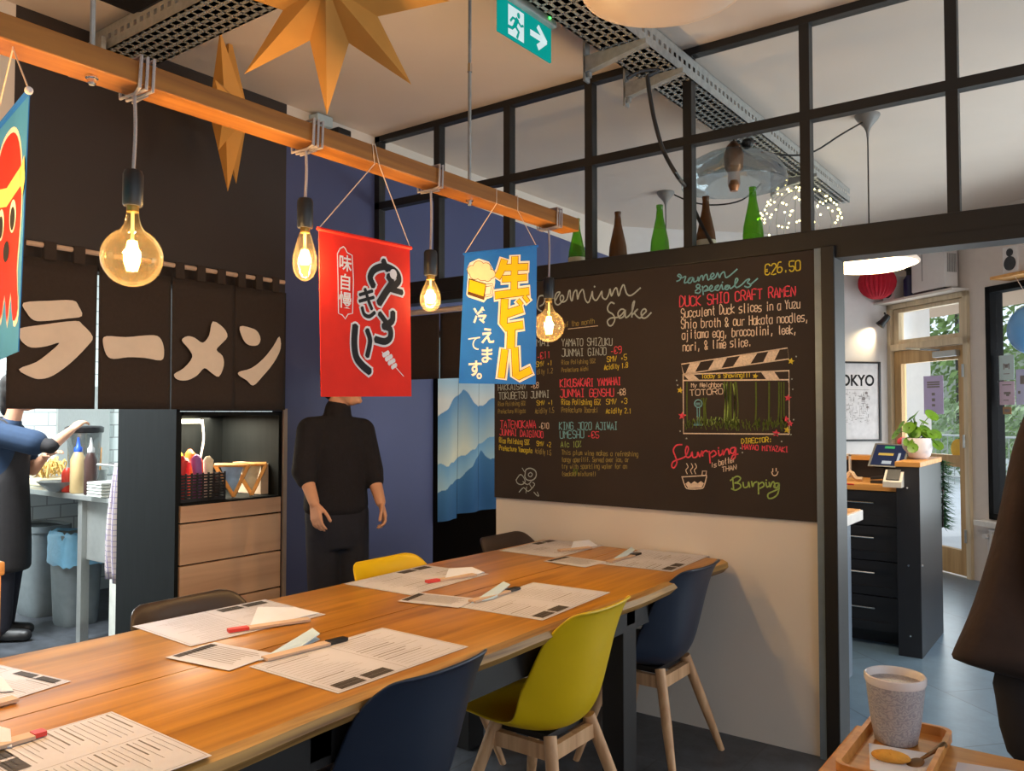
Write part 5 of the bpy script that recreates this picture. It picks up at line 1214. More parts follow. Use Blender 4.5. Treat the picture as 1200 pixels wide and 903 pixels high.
# ================================================================== PEOPLE
def hand(mb, w, fd, pn, th, s=1.0, curl=.35, curls=None):
    """palm, four unequal bent fingers and a side thumb; w wrist, fd finger direction, pn palm-facing normal, th thumb side"""
    w = Vector(w); fd = Vector(fd).normalized(); pn = Vector(pn); pn = (pn - fd * pn.dot(fd)).normalized(); th = Vector(th); th = (th - fd * th.dot(fd) - pn * th.dot(pn)).normalized()
    pc = w + fd * .055 * s
    for k in range(4):
        off = th * (.030 - .0195 * k) * s
        mb.limb(w + fd * .012 * s + off * .55, w + fd * .088 * s + off, .0145 * s, .0125 * s, 10)
    Ls = [.070, .080, .075, .058]
    for k in range(4):
        c = (curls[k] if curls else curl * (1 + .12 * k))
        base = w + fd * .090 * s + th * (.031 - .0205 * k) * s; d = fd.copy(); L = Ls[k] * s; p = base
        for j, fr in enumerate((.45, .31, .24)):
            ang = c * (0.6 if j == 0 else 1.0) * (j * .55 + .5)
            dd = (fd * math.cos(ang) + pn * math.sin(ang) + th * (.05 - .035 * k)).normalized()
            q = p + dd * L * fr; mb.limb(p, q, (.0090 - .0008 * j) * s, (.0083 - .0008 * j) * s, 10); p = q
    p = w + fd * .022 * s + th * .026 * s
    for fr, (a, b, c) in zip((.045, .034, .027), ((.75, .48, .35), (.88, .20, .38), (.93, .05, .40))):
        q = p + (fd * a + th * b + pn * c).normalized() * fr * s; mb.limb(p, q, .0125 * s if fr > .04 else .0102 * s, .0098 * s, 10); p = q
def head(mb, c, f, s=1.0):
    """skull, jaw, nose, lips, brow, ears; c head centre at eye level, f facing direction"""
    c = Vector(c); f = Vector(f).normalized(); r = f.cross(Vector((0, 0, 1))).normalized(); u = Vector((0, 0, 1))
    A = Matrix((r, f, u)).transposed()
    def e(x, y, z, rx, ry, rz): mb.ball(c + (r * x + f * y + u * z) * s, (rx * s, ry * s, rz * s), 18, 12, M=A)
    e(0, -.015, .035, .076, .095, .088); e(0, .015, -.03, .064, .075, .075); e(0, .040, -.078, .042, .042, .034)
    e(0, .082, .022, .045, .012, .010); e(0, .078, -.088, .020, .018, .016)
    mb.limb(c + (f * .086 + u * .012) * s, c + (f * .108 - u * .030) * s, .009 * s, .013 * s, 8)
    e(0, .084, -.057, .022, .010, .006); e(0, .082, -.068, .019, .010, .006)
    for k in (-1, 1): e(.076 * k, -.01, -.008, .010, .022, .032); e(.038 * k, .064, -.028, .020, .018, .018)
    return A
def fuse(mb, name, m, parent, vox=.006, sm=4):
    o = mb.build(name, m, parent, smooth=True)
    r = o.modifiers.new('fuse', 'REMESH'); r.mode = 'VOXEL'; r.voxel_size = vox; r.use_smooth_shade = True
    if sm: q = o.modifiers.new('relax', 'SMOOTH'); q.iterations = sm; q.factor = .5
    return o
def hair(mb, c, f, s=1.0, length=.0):
    c = Vector(c); f = Vector(f).normalized(); r = f.cross(Vector((0, 0, 1))).normalized(); u = Vector((0, 0, 1)); A = Matrix((r, f, u)).transposed()
    def e(x, y, z, rx, ry, rz): mb.ball(c + (r * x + f * y + u * z) * s, (rx * s, ry * s, rz * s), 18, 12, M=A)
    e(0, -.030, .058, .084, .096, .082); e(0, -.065, .0, .074, .056, .085); e(0, .045, .088, .060, .045, .036)
    for k in (-1, 1): e(.068 * k, -.02, .03, .020, .045, .045)
    if length: e(0, -.085, -.07, .06, .035, .08)
def eyes(c, f, parent, s=1.0):
    c = Vector(c); f = Vector(f).normalized(); r = f.cross(Vector((0, 0, 1))).normalized()
    m = MB()
    for k in (-1, 1): m.ball(c + r * .031 * k * s + f * .073 * s, .0125 * s, 12, 8)
    e = m.build('eyes', mat('eye white', (230, 226, 222), .2), parent, smooth=True)
    m = MB()
    for k in (-1, 1): m.ball(c + r * .031 * k * s + f * .0815 * s, .0058 * s, 10, 8)
    m.build('iris', 'blackplastic', e, smooth=True)

# ---- standing person behind the red banner
D0 = 4.14
def J(px, py, dd=0.0): return onD(px, py, D0 + dd)
ft = onD(395, 483, D0); base = Vector((ft.x, ft.y, 0))
bodyF = (-fwv * .80 + rtv * .60); bodyF.z = 0; bodyF.normalize(); bodyR = Vector((bodyF.y, -bodyF.x, 0))   # person's right hand side
headF = (-fwv * .15 + rtv * 1.0); headF.z = 0; headF.normalize()
pt = thing('person', tuple(base), 'person in a black sweater and dark trousers standing behind the red banner', 'person')
sh_r, sh_l = J(364, 504, -.10), J(424, 505, .07)
el_r, el_l = J(356, 552, -.16), J(436, 553, .05)
wr_r, wr_l = J(368, 588, -.24), J(446, 588, -.04)
hp_r, hp_l = J(378, 600, -.03), J(412, 600, .04)
kn_r = Vector((hp_r.x, hp_r.y, .50)) + bodyF * .02; kn_l = Vector((hp_l.x, hp_l.y, .50)) + bodyF * .03
an_r = Vector((kn_r.x, kn_r.y, .09)) - bodyF * .03; an_l = Vector((kn_l.x, kn_l.y, .09)) - bodyF * .03
neck = J(395, 484, .01); hc = J(403, 449, .0)
chest = J(392, 525, .0); belly = J(393, 575, .01); pel = J(393, 602, .01)
b = MB()
A_ = head(b, hc, headF, 1.0)
b.limb(neck - Vector((0, 0, .02)), hc - Vector((0, 0, .03)) - headF * .015, .056, .052)
AB = Matrix((bodyR, bodyF, Vector((0, 0, 1)))).transposed()
b.ball(chest, (.135, .095, .16), 20, 14, M=AB); b.ball(belly, (.125, .09, .15), 20, 14, M=AB); b.ball(pel, (.13, .095, .11), 20, 14, M=AB)
for s_, e_, w_ in ((sh_r, el_r, wr_r), (sh_l, el_l, wr_l)):
    b.limb(chest.lerp(s_, .5) + Vector((0, 0, .04)), s_, .06, .055); b.limb(s_, e_, .050, .040); b.limb(e_, w_, .040, .026)
for h_, k_, a_ in ((hp_r, kn_r, an_r), (hp_l, kn_l, an_l)):
    b.limb(h_, k_, .082, .056); b.limb(k_, a_, .054, .036); b.limb(a_ - Vector((0, 0, .045)), a_ + bodyF * .15 - Vector((0, 0, .055)), .036, .03)
hand(b, wr_r, J(374, 630, -.27) - wr_r, bodyR * -.8 - bodyF * .3, bodyF * 1.0 + bodyR * .3, .90, .5)
hand(b, wr_l, J(453, 616, -.08) - wr_l, -bodyF * .3 + bodyR * .9, bodyF * 1.0 + bodyR * .2, .90, .8)
fuse(b, 'body', 'skin', pt, .0052, 3)
h = MB(); hair(h, hc, headF); fuse(h, 'hair', 'hair', pt, .008, 3); eyes(hc, headF, pt)
c = MB()
ax = lambda py, dx=0: J(394 + dx, py, .0)
c.loft(AB, [(ax(486), .06, .06), (ax(491), .11, .075), (ax(500), .158, .10), (ax(520), .165, .12), (ax(545), .160, .122), (ax(568), .160, .122), (ax(585), .166, .126), (ax(594), .168, .128), (ax(599), .155, .118), (ax(602), .14, .105)])
c.limb(neck - Vector((0, 0, .05)), neck + Vector((0, 0, .018)) + bodyF * .01, .078, .066)
for s_, e_, w_ in ((sh_r, el_r, wr_r), (sh_l, el_l, wr_l)):
    c.limb(chest.lerp(s_, .35) + Vector((0, 0, .06)), s_, .075, .068); c.limb(s_, e_, .068, .060); c.limb(e_ , e_.lerp(w_, .26), .060, .050)
fuse(c, 'sweater', 'sweater', pt, .008, 5)
c = MB()
c.loft(AB, [(ax(590), .13, .10), (ax(600), .150, .113), (ax(625), .155, .12), (ax(640), .145, .112)])
for h_, k_, a_ in ((hp_r, kn_r, an_r), (hp_l, kn_l, an_l)):
    c.limb(h_, k_, .088, .078); c.limb(k_, a_ - Vector((0, 0, .01)), .080, .066)
fuse(c, 'trousers', 'trouser', pt, .009, 4)
for a_ in (an_r, an_l):
    m = MB(); m.limb(a_ - bodyF * .035 - Vector((0, 0, .045)), a_ + bodyF * .15 - Vector((0, 0, .052)), .044, .037); m.ball(a_ + bodyF * .07 - Vector((0, 0, .055)), (.046, .115, .034), 16, 10, M=AB)
    fuse(m, 'shoe', 'shoe', pt, .007, 2)

# ---- cook in the kitchen
D1 = 5.12
def Q(px, py, dd=0.0): return onD(px - 5, py, D1 + dd)
F1 = rtv.copy() + fwv * .10; F1.z = 0; F1.normalize(); R1 = Vector((F1.y, -F1.x, 0))     # facing right in the photo; R1 = her right (towards the camera)
g = Q(8, 483); ct = thing('person', (g.x, g.y, 0), 'cook in a blue T-shirt and black apron reaching for the jug in the kitchen', 'person')
AB1 = Matrix((R1, F1, Vector((0, 0, 1)))).transposed()
neck1, hc1 = Q(18, 491), Q(29, 461)
chest1, belly1, pel1 = Q(10, 528), Q(8, 566), Q(8, 598)
s_n = chest1 + R1 * .14 + Vector((0, 0, .115)); s_f = chest1 - R1 * .15 + Vector((0, 0, .08))
e_n = Q(64, 523, -.12); w_n = Q(87, 505, -.04)
e_f = Q(44, 550, .12); w_f = Q(58, 534, .10)
hp1, hp2 = pel1 + R1 * .085, pel1 - R1 * .085
b = MB(); head(b, hc1, F1, .97)
b.limb(neck1 - Vector((0, 0, .03)), hc1 - Vector((0, 0, .03)) - F1 * .015, .052, .048)
b.ball(chest1, (.15, .10, .17), 20, 14, M=AB1); b.ball(belly1, (.13, .10, .15), 20, 14, M=AB1); b.ball(pel1, (.15, .11, .12), 20, 14, M=AB1)
for s_, e_, w_ in ((s_n, e_n, w_n), (s_f, e_f, w_f)):
    b.limb(s_, e_, .048, .038); b.limb(e_, w_, .038, .026)
fx = Q(100, 494, .04) - w_n
hand(b, w_n, fx, Vector((0, 0, -1)), F1 * .2 - R1 * 1.0, .95, .75); hand(b, w_f, Q(70, 528, .06) - w_f, Vector((0, 0, -1)), R1, .95, .5)
feet1 = []
for h_, fo, k in ((hp1, 0.07, 1), (hp2, -.02, -1)):
    kn = Vector((h_.x, h_.y, .47)) + F1 * (.02 + fo * .3); an = Vector((kn.x, kn.y, .08)) - F1 * .03 + F1 * fo * .4
    b.limb(h_, kn, .08, .055); b.limb(kn, an, .053, .036); feet1.append((h_, kn, an))
fuse(b, 'body', 'skin', ct, .006, 3)
h = MB(); hair(h, hc1, F1, .97, .1); fuse(h, 'hair', 'hair', ct, .008, 3); eyes(hc1, F1, ct, .97)
c = MB(); bz = lambda dz, df=0: chest1 + Vector((0, 0, dz)) + F1 * df
c.loft(AB1, [(bz(.20), .06, .06), (bz(.17), .12, .08), (bz(.12), .165, .11), (bz(.02), .168, .125), (bz(-.10), .150, .118), (bz(-.22), .150, .118), (bz(-.30), .152, .12), (bz(-.32), .13, .10)]); c.limb(neck1 - Vector((0, 0, .06)) - F1 * .01, neck1 - Vector((0, 0, .03)), .075, .062)
c.limb(s_n, s_n.lerp(e_n, .72), .074, .078); c.limb(s_f, s_f.lerp(e_f, .55), .078, .072); c.limb(chest1 + Vector((0, 0, .08)), s_n, .10, .085); c.limb(chest1 + Vector((0, 0, .08)), s_f, .10, .08)
fuse(c, 'tee_shirt', 'blue_shirt', ct, .008, 4)
c = MB(); c.limb(s_n.lerp(e_n, .66), e_n, .050, .045); c.limb(e_n, e_n.lerp(w_n, .14), .045, .040); fuse(c, 'undersleeve', 'apron', ct, .007, 3)
c = MB(); c.loft(AB1, [(pel1 + Vector((0, 0, .08)), .13, .10), (pel1, .148, .115), (pel1 - Vector((0, 0, .12)), .15, .115)])
for h_, kn, an in feet1: c.limb(h_, kn, .098, .08); c.limb(kn, an, .078, .064)
fuse(c, 'trousers', 'trouser', ct, .009, 4)
c = MB(); c.loft(AB1, [(bz(.09, .055), .08, .085), (bz(.0, .05), .105, .098), (bz(-.10, .035), .125, .105), (bz(-.18, .012), .158, .122), (bz(-.30, .012), .162, .128), (bz(-.45, .014), .165, .135), (bz(-.60, .02), .166, .135), (bz(-.72, .025), .166, .13), (bz(-.74, .025), .155, .12)])
fuse(c, 'apron', 'apron', ct, .009, 4)
m = MB(); m.tube(smoothpts([neck1 + R1 * .07 + F1 * .07 - Vector((0, 0, .10)), neck1 + R1 * .075 - Vector((0, 0, .02)), neck1 - F1 * .075 + Vector((0, 0, .01)), neck1 - R1 * .075 - Vector((0, 0, .02)), neck1 - R1 * .07 + F1 * .07 - Vector((0, 0, .10))], 4), .011, 8); m.build('apron_strap', 'apron', ct, smooth=True)
for h_, kn, an in feet1:
    m = MB(); m.limb(an - F1 * .04 - Vector((0, 0, .035)), an + F1 * .15 - Vector((0, 0, .045)), .044, .036); m.ball(an + F1 * .07 - Vector((0, 0, .045)), (.045, .12, .034), 16, 10, M=AB1); fuse(m, 'shoe', 'shoe', ct, .007, 2)

# ================================================================== FRONT ROOM
# low counter just behind the partition
t = thing('serving_counter', (-1.5, 3.95, 0), 'blue-grey serving counter with a white edged wooden top just behind the doorway', 'counter')
m = MB(); m.box(-2.2, -1.085, 3.62, 4.30, .10, .865, bev=.003); m.build('carcass', mat('blue grey laminate', (92, 104, 118), .4, var=.06, scale=20, stretch=(6, 6, .5)), t)
m = MB(); m.box(-2.25, -1.035, 3.59, 4.34, .865, .915, bev=.004); m.build('worktop_edge', mat('white edge', (216, 208, 200), .45), t)
m = MB(); m.box(-2.24, -1.045, 3.60, 4.33, .915, .919); m.build('worktop', 'counterwood', t)
for x, y in ((-1.14, 4.22), (-1.14, 3.68)):
    m = MB(); m.lathe([(.03, 0), (.02, .015), (.02, .10)], (x, y, 0), 12); m.build('leg', 'steel', t)
m = MB(); m.tube(smoothpts([(-1.075, 3.72, .50), (-1.06, 3.74, .35), (-1.07, 3.76, .15), (-1.06, 3.72, .03)], 4), .006, 6); m.build('cable', 'blackplastic', t)
# till counter with drawers
t = thing('till_counter', (-1.5, 5.5, 0), 'black till counter with silver handled drawers and a wooden top by the front door', 'counter')
m = MB(); m.box(-2.3, -1.055, 5.34, 5.86, .08, .925); m.box(-2.3, -1.055, 5.40, 5.80, 0, .08); m.build('carcass', 'black_cab', t)
zz = [.925, .715, .505, .295, .085]
for col, (x0, x1) in enumerate(((-1.68, -1.062), (-2.295, -1.69))):
    for i in range(4):
        m = MB(); m.box(x0, x1, 5.322, 5.342, zz[i + 1] + .004, zz[i] - .004, bev=.002)
        a, b2_, c2_, d2_ = x0, x1, zz[i + 1] + .004, zz[i] - .004
        d_ = m.build('drawer', 'black_cab', t)
        m = MB(); fr2 = .05
        m.box(a, b2_, 5.314, 5.324, d2_ - fr2, d2_); m.box(a, b2_, 5.314, 5.324, c2_, c2_ + fr2); m.box(a, a + fr2, 5.314, 5.324, c2_ + fr2, d2_ - fr2); m.box(b2_ - fr2, b2_, 5.314, 5.324, c2_ + fr2, d2_ - fr2)
        m.build('drawer_frame', 'black_cab', d_)
        hx = (a + b2_) / 2 + .0; hz = zz[i] - .070
        m = MB(); m.tube([(hx - .10, 5.312, hz), (hx - .10, 5.285, hz), (hx + .17, 5.285, hz), (hx + .17, 5.312, hz)], .0055, 8); m.build('handle', 'chrome', d_)
m = MB(); m.box(-2.3, -1.052, 5.28, 5.80, .928, .968, bev=.003); m.build('worktop', 'counterwood', t)
m = MB(); m.box(-2.3, -1.052, 5.80, 5.86, .93, 1.085); m.build('back_panel', 'black_cab', t)
m = MB(); m.box(-2.3, -1.052, 5.74, 5.90, 1.085, 1.115, bev=.003); m.build('shelf', 'counterwood', t)
m = MB(); m.box(-1.05, -.925, 5.17, 5.87, 0, 1.085, bev=.002); m.build('end_panel', 'black_cab', t)
m = MB(); m.box(-1.055, -.92, 5.165, 5.875, 1.085, 1.115, bev=.003); m.build('end_cap', 'counterwood', t)
m = MB()
for x, z in ((-.99, .965), (-.99, .52), (-.985, .12)): m.lathe([(.007, 0), (.005, .005)], (x, 5.17, z), 10, axis=(0, -1, 0))
m.lathe([(.007, 0), (.005, .005)], (-.925, 5.21, .52), 10, axis=(1, 0, 0)); m.build('screw_cap', 'chrome', t)
# tablet on a stand
tc_ = [onD(1025.6, 519, 5.12), onD(1067, 520.7, 5.02), onD(1059, 548, 4.94), onD(1016.5, 545.6, 5.04)]
t = thing('till_tablet', tuple(sum(tc_, Vector()) / 4), 'black tablet till tilted on its stand on the wooden counter', 'tablet')
nt_ = (tc_[1] - tc_[0]).cross(tc_[3] - tc_[0]).normalized(); nt_ = nt_ if nt_.dot(fwv) < 0 else -nt_
m = MB(); m.prism(tc_, -nt_ * .014); m.build('casing', 'blackplastic', t)
def tb(u, v, h=.001): return tc_[0].lerp(tc_[1], u).lerp(tc_[3].lerp(tc_[2], u), v) + nt_ * h
m = MB(); m.poly([tb(.06, .06), tb(.94, .06), tb(.94, .94), tb(.06, .94)]); m.build('screen', emit('tablet screen', (26, 44, 84), .5), t)
for nm2, c, rs in (('screen_green', (60, 170, 100), [(.32, .12, .60, .22)]), ('screen_orange', (206, 170, 80), [(.20, .42, .62, .52)]), ('screen_white', (180, 190, 200), [(.75, .40, .82, .82), (.36, .75, .62, .88)])):
    m = MB()
    for u0, v0, u1, v1 in rs: m.poly([tb(u0, v0, .002), tb(u1, v0, .002), tb(u1, v1, .002), tb(u0, v1, .002)])
    m.build(nm2, emit(nm2, c, .8), t)
cb_ = (tc_[2] + tc_[3]) / 2; m = MB(); m.tube([sum(tc_, Vector()) / 4 - nt_ * .015, (cb_.x - .01, 5.42, 1.05), (cb_.x - .01, 5.42, .972)], .016, 10); m.lathe([(.07, 0), (.07, .008), (.02, .014)], (cb_.x - .01, 5.42, .969), 20); m.build('stand', 'blackplastic', t)
# card reader and small things on the counter
q = onZ(1047, 570, .969)
t = thing('card_reader', (q.x, q.y, .969), 'white card payment terminal on the wooden counter by the black end panel', 'card terminal')
m = MB(); m.prism([(q.x - .045, q.y - .06, .969), (q.x - .045, q.y + .09, .969), (q.x - .045, q.y + .09, 1.06), (q.x - .045, q.y + .02, 1.065), (q.x - .045, q.y - .06, 1.0)], (.10, 0, 0)); m.build('body', mat('white plastic', (226, 216, 200), .4), t)
m = MB(); m.prism([(q.x - .03, q.y - .050, 1.012), (q.x + .04, q.y - .050, 1.012), (q.x + .04, q.y + .012, 1.066), (q.x - .03, q.y + .012, 1.066)], (0, -.003, .003)); m.build('screen', 'blackplastic', t)
def small(px, py, nm2, label, cat, fn, col, z=.969):
    p = onZ(px, py, z); m = MB(); fn(m, p); o = m.build(nm2, mat(nm2, col, .5), smooth=40); tag(o, label, cat); return o
small(986, 562, 'pink_bottle', 'small pink bottle at the left of the till counter', 'bottle', lambda m, p: m.lathe([(.022, 0), (.024, .06), (.012, .085), (.011, .11)], (p.x, p.y, .969), 16), (220, 90, 110))
small(991, 559, 'receipt_holder', 'white upright card holder beside the pink bottle', 'holder', lambda m, p: (m.box(p.x - .03, p.x - .02, p.y, p.y + .03, .969, 1.12), m.box(p.x + .02, p.x + .03, p.y, p.y + .03, .969, 1.12), m.box(p.x - .03, p.x + .03, p.y, p.y + .03, 1.11, 1.125)), (232, 226, 216))
small(1003, 563, 'receipt_paper', 'crumpled pale receipt on the till counter', 'paper', lambda m, p: m.tube(smoothpts([(p.x - .06, p.y, .985), (p.x - .03, p.y + .01, 1.02), (p.x, p.y, .985), (p.x + .04, p.y, .982)], 4), [.014] * 13, 6), (226, 196, 160))
small(995, 568, 'red_pen', 'small red pen lying on the till counter', 'pen', lambda m, p: m.tube([(p.x - .03, p.y, .974), (p.x + .03, p.y - .01, .974)], .005, 8), (206, 60, 40))
small(1029, 566, 'stapler', 'black stapler beside the card terminal', 'stapler', lambda m, p: (m.box(p.x - .04, p.x + .06, p.y - .02, p.y + .02, .969, .985), m.prism([(p.x - .04, p.y - .015, .99), (p.x + .06, p.y - .015, 1.0), (p.x + .06, p.y - .015, 1.02), (p.x - .04, p.y - .015, 1.005)], (0, .03, 0))), (40, 36, 34))
small(1034, 560, 'tan_ornament', 'tan cone figure behind the stapler', 'ornament', lambda m, p: m.lathe([(.03, 0), (.035, .02), (.015, .06), (.02, .09)], (p.x, p.y + .05, .969), 14), (180, 140, 80))
# potted plant on the end panel
q = onZ(1075, 535, 1.116); q = Vector((-1.00, 5.52, 1.116))
t = thing('potted_plant', tuple(q), 'round leaved green plant in a white pot on the till counter end', 'plant')
MB().lathe([(.050, 0), (.074, .02), (.086, .065), (.082, .128), (.074, .128), (.068, .11), (.01, .11)], q, 32).build('pot', mat('white pot', (232, 222, 220), .4), t, smooth=50)
MB().lathe([(.067, .10), (.067, .115), (.01, .118)], q, 20).build('soil', mat('soil', (60, 44, 34), .95), t)
pl = random.Random(12)
def plant_leaf(m, c, n, r):
    n = Vector(n).normalized(); a = n.orthogonal().normalized(); b2 = n.cross(a)
    cv = m.bm.verts.new(Vector(c) - n * r * .22); R = [m.bm.verts.new(Vector(c) + (a * math.cos(k * PI / 5) + b2 * math.sin(k * PI / 5)) * r) for k in range(10)]
    for k in range(10): m.bm.faces.new((cv, R[k], R[(k + 1) % 10]))
MT['leaf'] = mat('round leaf', (92, 136, 26), .45, var=.25, scale=20)
for k in range(26):
    a = pl.uniform(0, 2 * PI); rr = pl.uniform(.02, .125); hz = pl.uniform(.15, .33) - rr * .7
    lc = q + Vector((math.cos(a) * rr, math.sin(a) * rr, hz)); m = MB(); m.tube(smoothpts([q + Vector((0, 0, .115)), q.lerp(lc, .5) + Vector((0, 0, .09)), lc], 3), .0028, 5); st = m.build('stem', 'leaf', t)
    m = MB(); plant_leaf(m, lc, (math.cos(a) * .7 - .1, math.sin(a) * .7 - .6, .6), pl.uniform(.028, .046)); o = m.build('leaf', 'leaf', st, smooth=True)
q2 = Vector((-1.05, 5.80, 1.118)); t = thing('pink_flower_pot', tuple(q2 + Vector((-.08, 0, 0))), 'small pot with a pink flower left of the white plant pot', 'plant')
MB().lathe([(.03, 0), (.04, .06), (.036, .06), (.01, .055)], q2 + Vector((-.08, 0, 0)), 16).build('pot', 'brownshell', t, smooth=50)
m = MB()
for k in range(7): a = k * .9; m.ball(q2 + Vector((-.08 + .022 * math.cos(a), .022 * math.sin(a), .085 + .008 * (k % 3))), (.017, .017, .022), 10, 8)
m.build('blossom', mat('pink petals', (226, 80, 100), .6), t, smooth=True)
# evergreen garland behind the end panel
t = thing('pine_garland', (-.93, 5.93, .9), 'bushy evergreen garland hanging behind the till counter end panel', 'garland')
m = MB(); gr2 = random.Random(6); MT['pine'] = mat('pine needles', (44, 92, 54), .7, var=.3, scale=30)
MB().tube([(-.93, 5.93, .66), (-.92, 5.94, 1.09)], .006, 6).build('stem', 'brownshell', t)
for k in range(520):
    z_ = gr2.uniform(.66, 1.09); a = gr2.uniform(0, 2 * PI); L = gr2.uniform(.05, .10); c0 = Vector((-.925, 5.935, z_)); d = Vector((math.cos(a), math.sin(a), gr2.uniform(-.7, .2))).normalized(); s_ = d.orthogonal().normalized() * .0032
    m.poly([c0 - s_, c0 + d * L, c0 + s_])
tag(m.build('needles', 'pine', t), kind='stuff')
# poster on the front room wall
def pw(s, t_, z): return K0 + DP * s + Vector((DF.x, DF.y, 0)) * t_ + Vector((0, 0, z))
t = thing('tokyo_poster', tuple(pw(.40, .01, 1.5)), 'black framed white city map poster headed TOKYO on the front room wall', 'poster')
pz0, pz1, ps0, ps1 = 1.125, 1.885, .118, .70
m = MB()
for a, b2, c0, c1 in ((ps0, ps1, pz1 - .018, pz1), (ps0, ps1, pz0, pz0 + .018), (ps0, ps0 + .018, pz0, pz1), (ps1 - .018, ps1, pz0, pz1)):
    m.prism([pw(a, 0, c0), pw(b2, 0, c0), pw(b2, 0, c1), pw(a, 0, c1)], DF * .022)
m.build('frame', 'blackplastic', t)
m = MB(); m.prism([pw(ps0 + .01, .002, pz0 + .01), pw(ps1 - .01, .002, pz0 + .01), pw(ps1 - .01, .002, pz1 - .01), pw(ps0 + .01, .002, pz1 - .01)], DF * .006); m.build('print', mat('poster paper', (226, 222, 222), .7), t)
c0 = pw(.40, .0095, 1.70); glyphs('TOKYO', .145, lambda u, v: c0 - DP * u * .86 + Vector((0, 0, v)), 'title_lettering', 'black_print', t, .004)
m = MB(); pr2 = random.Random(3)
for k in range(170):
    s_ = pr2.uniform(.235, .585); z_ = pr2.uniform(1.285, 1.60); L = pr2.uniform(.008, .04); v_ = pr2.random() < .5
    a = pw(s_, .0092, z_); b2 = pw(s_ + (0 if v_ else L), .0092, z_ + (L if v_ else 0)); m.stroke([a, b2], pr2.uniform(.0015, .005), DF)
for s_, z_, r_ in ((.30, 1.53, .020), (.27, 1.585, .015), (.26, 1.45, .014)): m.poly([pw(s_ + r_ * math.cos(k), .0094, z_ + r_ * math.sin(k)) for k in (0, 1, 2, 3, 4, 5, 6)])
m.stroke([pw(.235, .0092, 1.615), pw(.585, .0092, 1.615)], .003, DF)
tag(m.build('map_drawing', 'ink', t), kind='stuff')
# wall spot and honeycomb ball
p = pw(.115, .09, 2.285)
t = thing('wall_spot', tuple(p), 'small black wall spotlight above the city map poster', 'lamp')
dn = Vector((0, 0, -1)) * .75 - DF * .30 + DP * .55; dn.normalize()
MB().lathe([(.022, -.05), (.03, -.03), (.032, .03), (.045, .075), (.040, .07), (.02, .04)], p, 20, axis=dn).build('lamp_head', 'blackplastic', t, smooth=50)
MB().tube([p - dn * .03, pw(.09, .05, 2.35), pw(.05, .0, 2.36)], .008, 8).build('arm', 'blackplastic', t)
sp = light('spot_beam', 'SPOT', p + dn * .09, 16, (1.0, .78, .45), .03, parent=t, spot_size=1.5, spot_blend=1.0)
sp.rotation_euler = (-dn).to_track_quat('Z', 'Y').to_euler()
p = pw(.335, .28, 2.60)
t = thing('honeycomb_ball', tuple(p), 'dark red paper honeycomb ball hanging by the front room wall', 'decoration')
m = MB(); n_ = 48; R = []
for i in range(13):
    th_ = -PI / 2 + PI * i / 12; row = []
    for k in range(n_):
        q = 2 * PI * k / n_; r_ = .165 * math.cos(th_) * (1 if k % 2 else .88) + .002
        row.append(m.bm.verts.new(p + Vector((r_ * math.cos(q), r_ * math.sin(q), .155 * math.sin(th_)))))
    R.append(row)
for i in range(12):
    for k in range(n_): m.bm.faces.new((R[i][k], R[i][(k + 1) % n_], R[i + 1][(k + 1) % n_], R[i + 1][k]))
m.build('paper_ball', mat('red honeycomb paper', (186, 20, 44), .8), t)
MB().tube([p + Vector((0, 0, .155)), (p.x, p.y, CZ)], .002, 5).build('hanging_string', 'string', t)
# above the door: air conditioner, speakers
o = MB(); o.box(0.0, 1.02, 0.0, .17, 2.432, 2.452, M=MF); struct(o.build('trim_door_shelf', 'white_wall'))
t = thing('air_conditioner', tuple(fac(.72, .18, 2.46)), 'white boxy air conditioner standing above the front door', 'air conditioner')
MT['acw'] = mat('white appliance', (222, 216, 212), .4, var=.02)
m = MB(); m.box(.52, .935, .03, .165, 2.47, 2.98, M=MF, bev=.012); m.build('housing', 'acw', t)
m = MB(); m.box(.54, .92, .04, .155, 2.452, 2.472, M=MF); m.build('base', 'blackplastic', t)
m = MB()
for k in range(9): m.box(.54 + k * .017, .548 + k * .017, .163, .169, 2.84, 2.96, M=MF)
for k in range(6): m.box(.932, .94, .05 + k * .016, .058 + k * .016, 2.60, 2.76, M=MF)
m.box(.66, .668, .163, .169, 2.56, 2.80, M=MF)
m.build('vent_grille', mat('grey vent', (150, 146, 142), .5), t)
def speaker(s, t0, z, w, d, h, label, bodym):
    th = thing('loudspeaker', tuple(fac(s + w / 2, t0 + d / 2, z)), label, 'speaker', 'white speakers above the street front')
    MB().box(s, s + w, t0, t0 + d, z, z + h, M=MF, bev=.008).build('cabinet', bodym, th)
    for r_, zz_, n2 in ((w * .36, h * .36, 'woofer'), (w * .20, h * .76, 'tweeter')):
        MB().lathe([(r_, 0), (r_ * 1.02, .006), (r_ * .8, .006), (r_ * .35, .002), (.002, .004)], fac(s + w / 2, t0 + d, z + zz_), 22, axis=NF).build(n2, 'blackplastic', th, smooth=50)
speaker(.11, .02, 2.454, .16, .13, .22, 'small white loudspeaker at the left above the front door', 'acw')
speaker(1.56, .015, 2.47, .15, .16, .21, 'white loudspeaker on the shelf above the shop window', 'acw')
o = MB(); o.box(1.45, 4.0, 0, .19, 2.445, 2.468, M=MF); o2 = o.build('wall_shelf', 'counterwood'); tag(o2, 'long wooden shelf above the shop window carrying the speaker', 'shelf')
t = thing('spray_bottle', tuple(fac(.41, .09, 2.455)), 'dark blue bottle between the speaker and the air conditioner', 'bottle')
MB().lathe([(.05, 0), (.055, .02), (.055, .16), (.03, .20)], fac(.41, .09, 2.455), 18).build('bottle_body', mat('navy bottle', (40, 44, 84), .4), t, smooth=50)
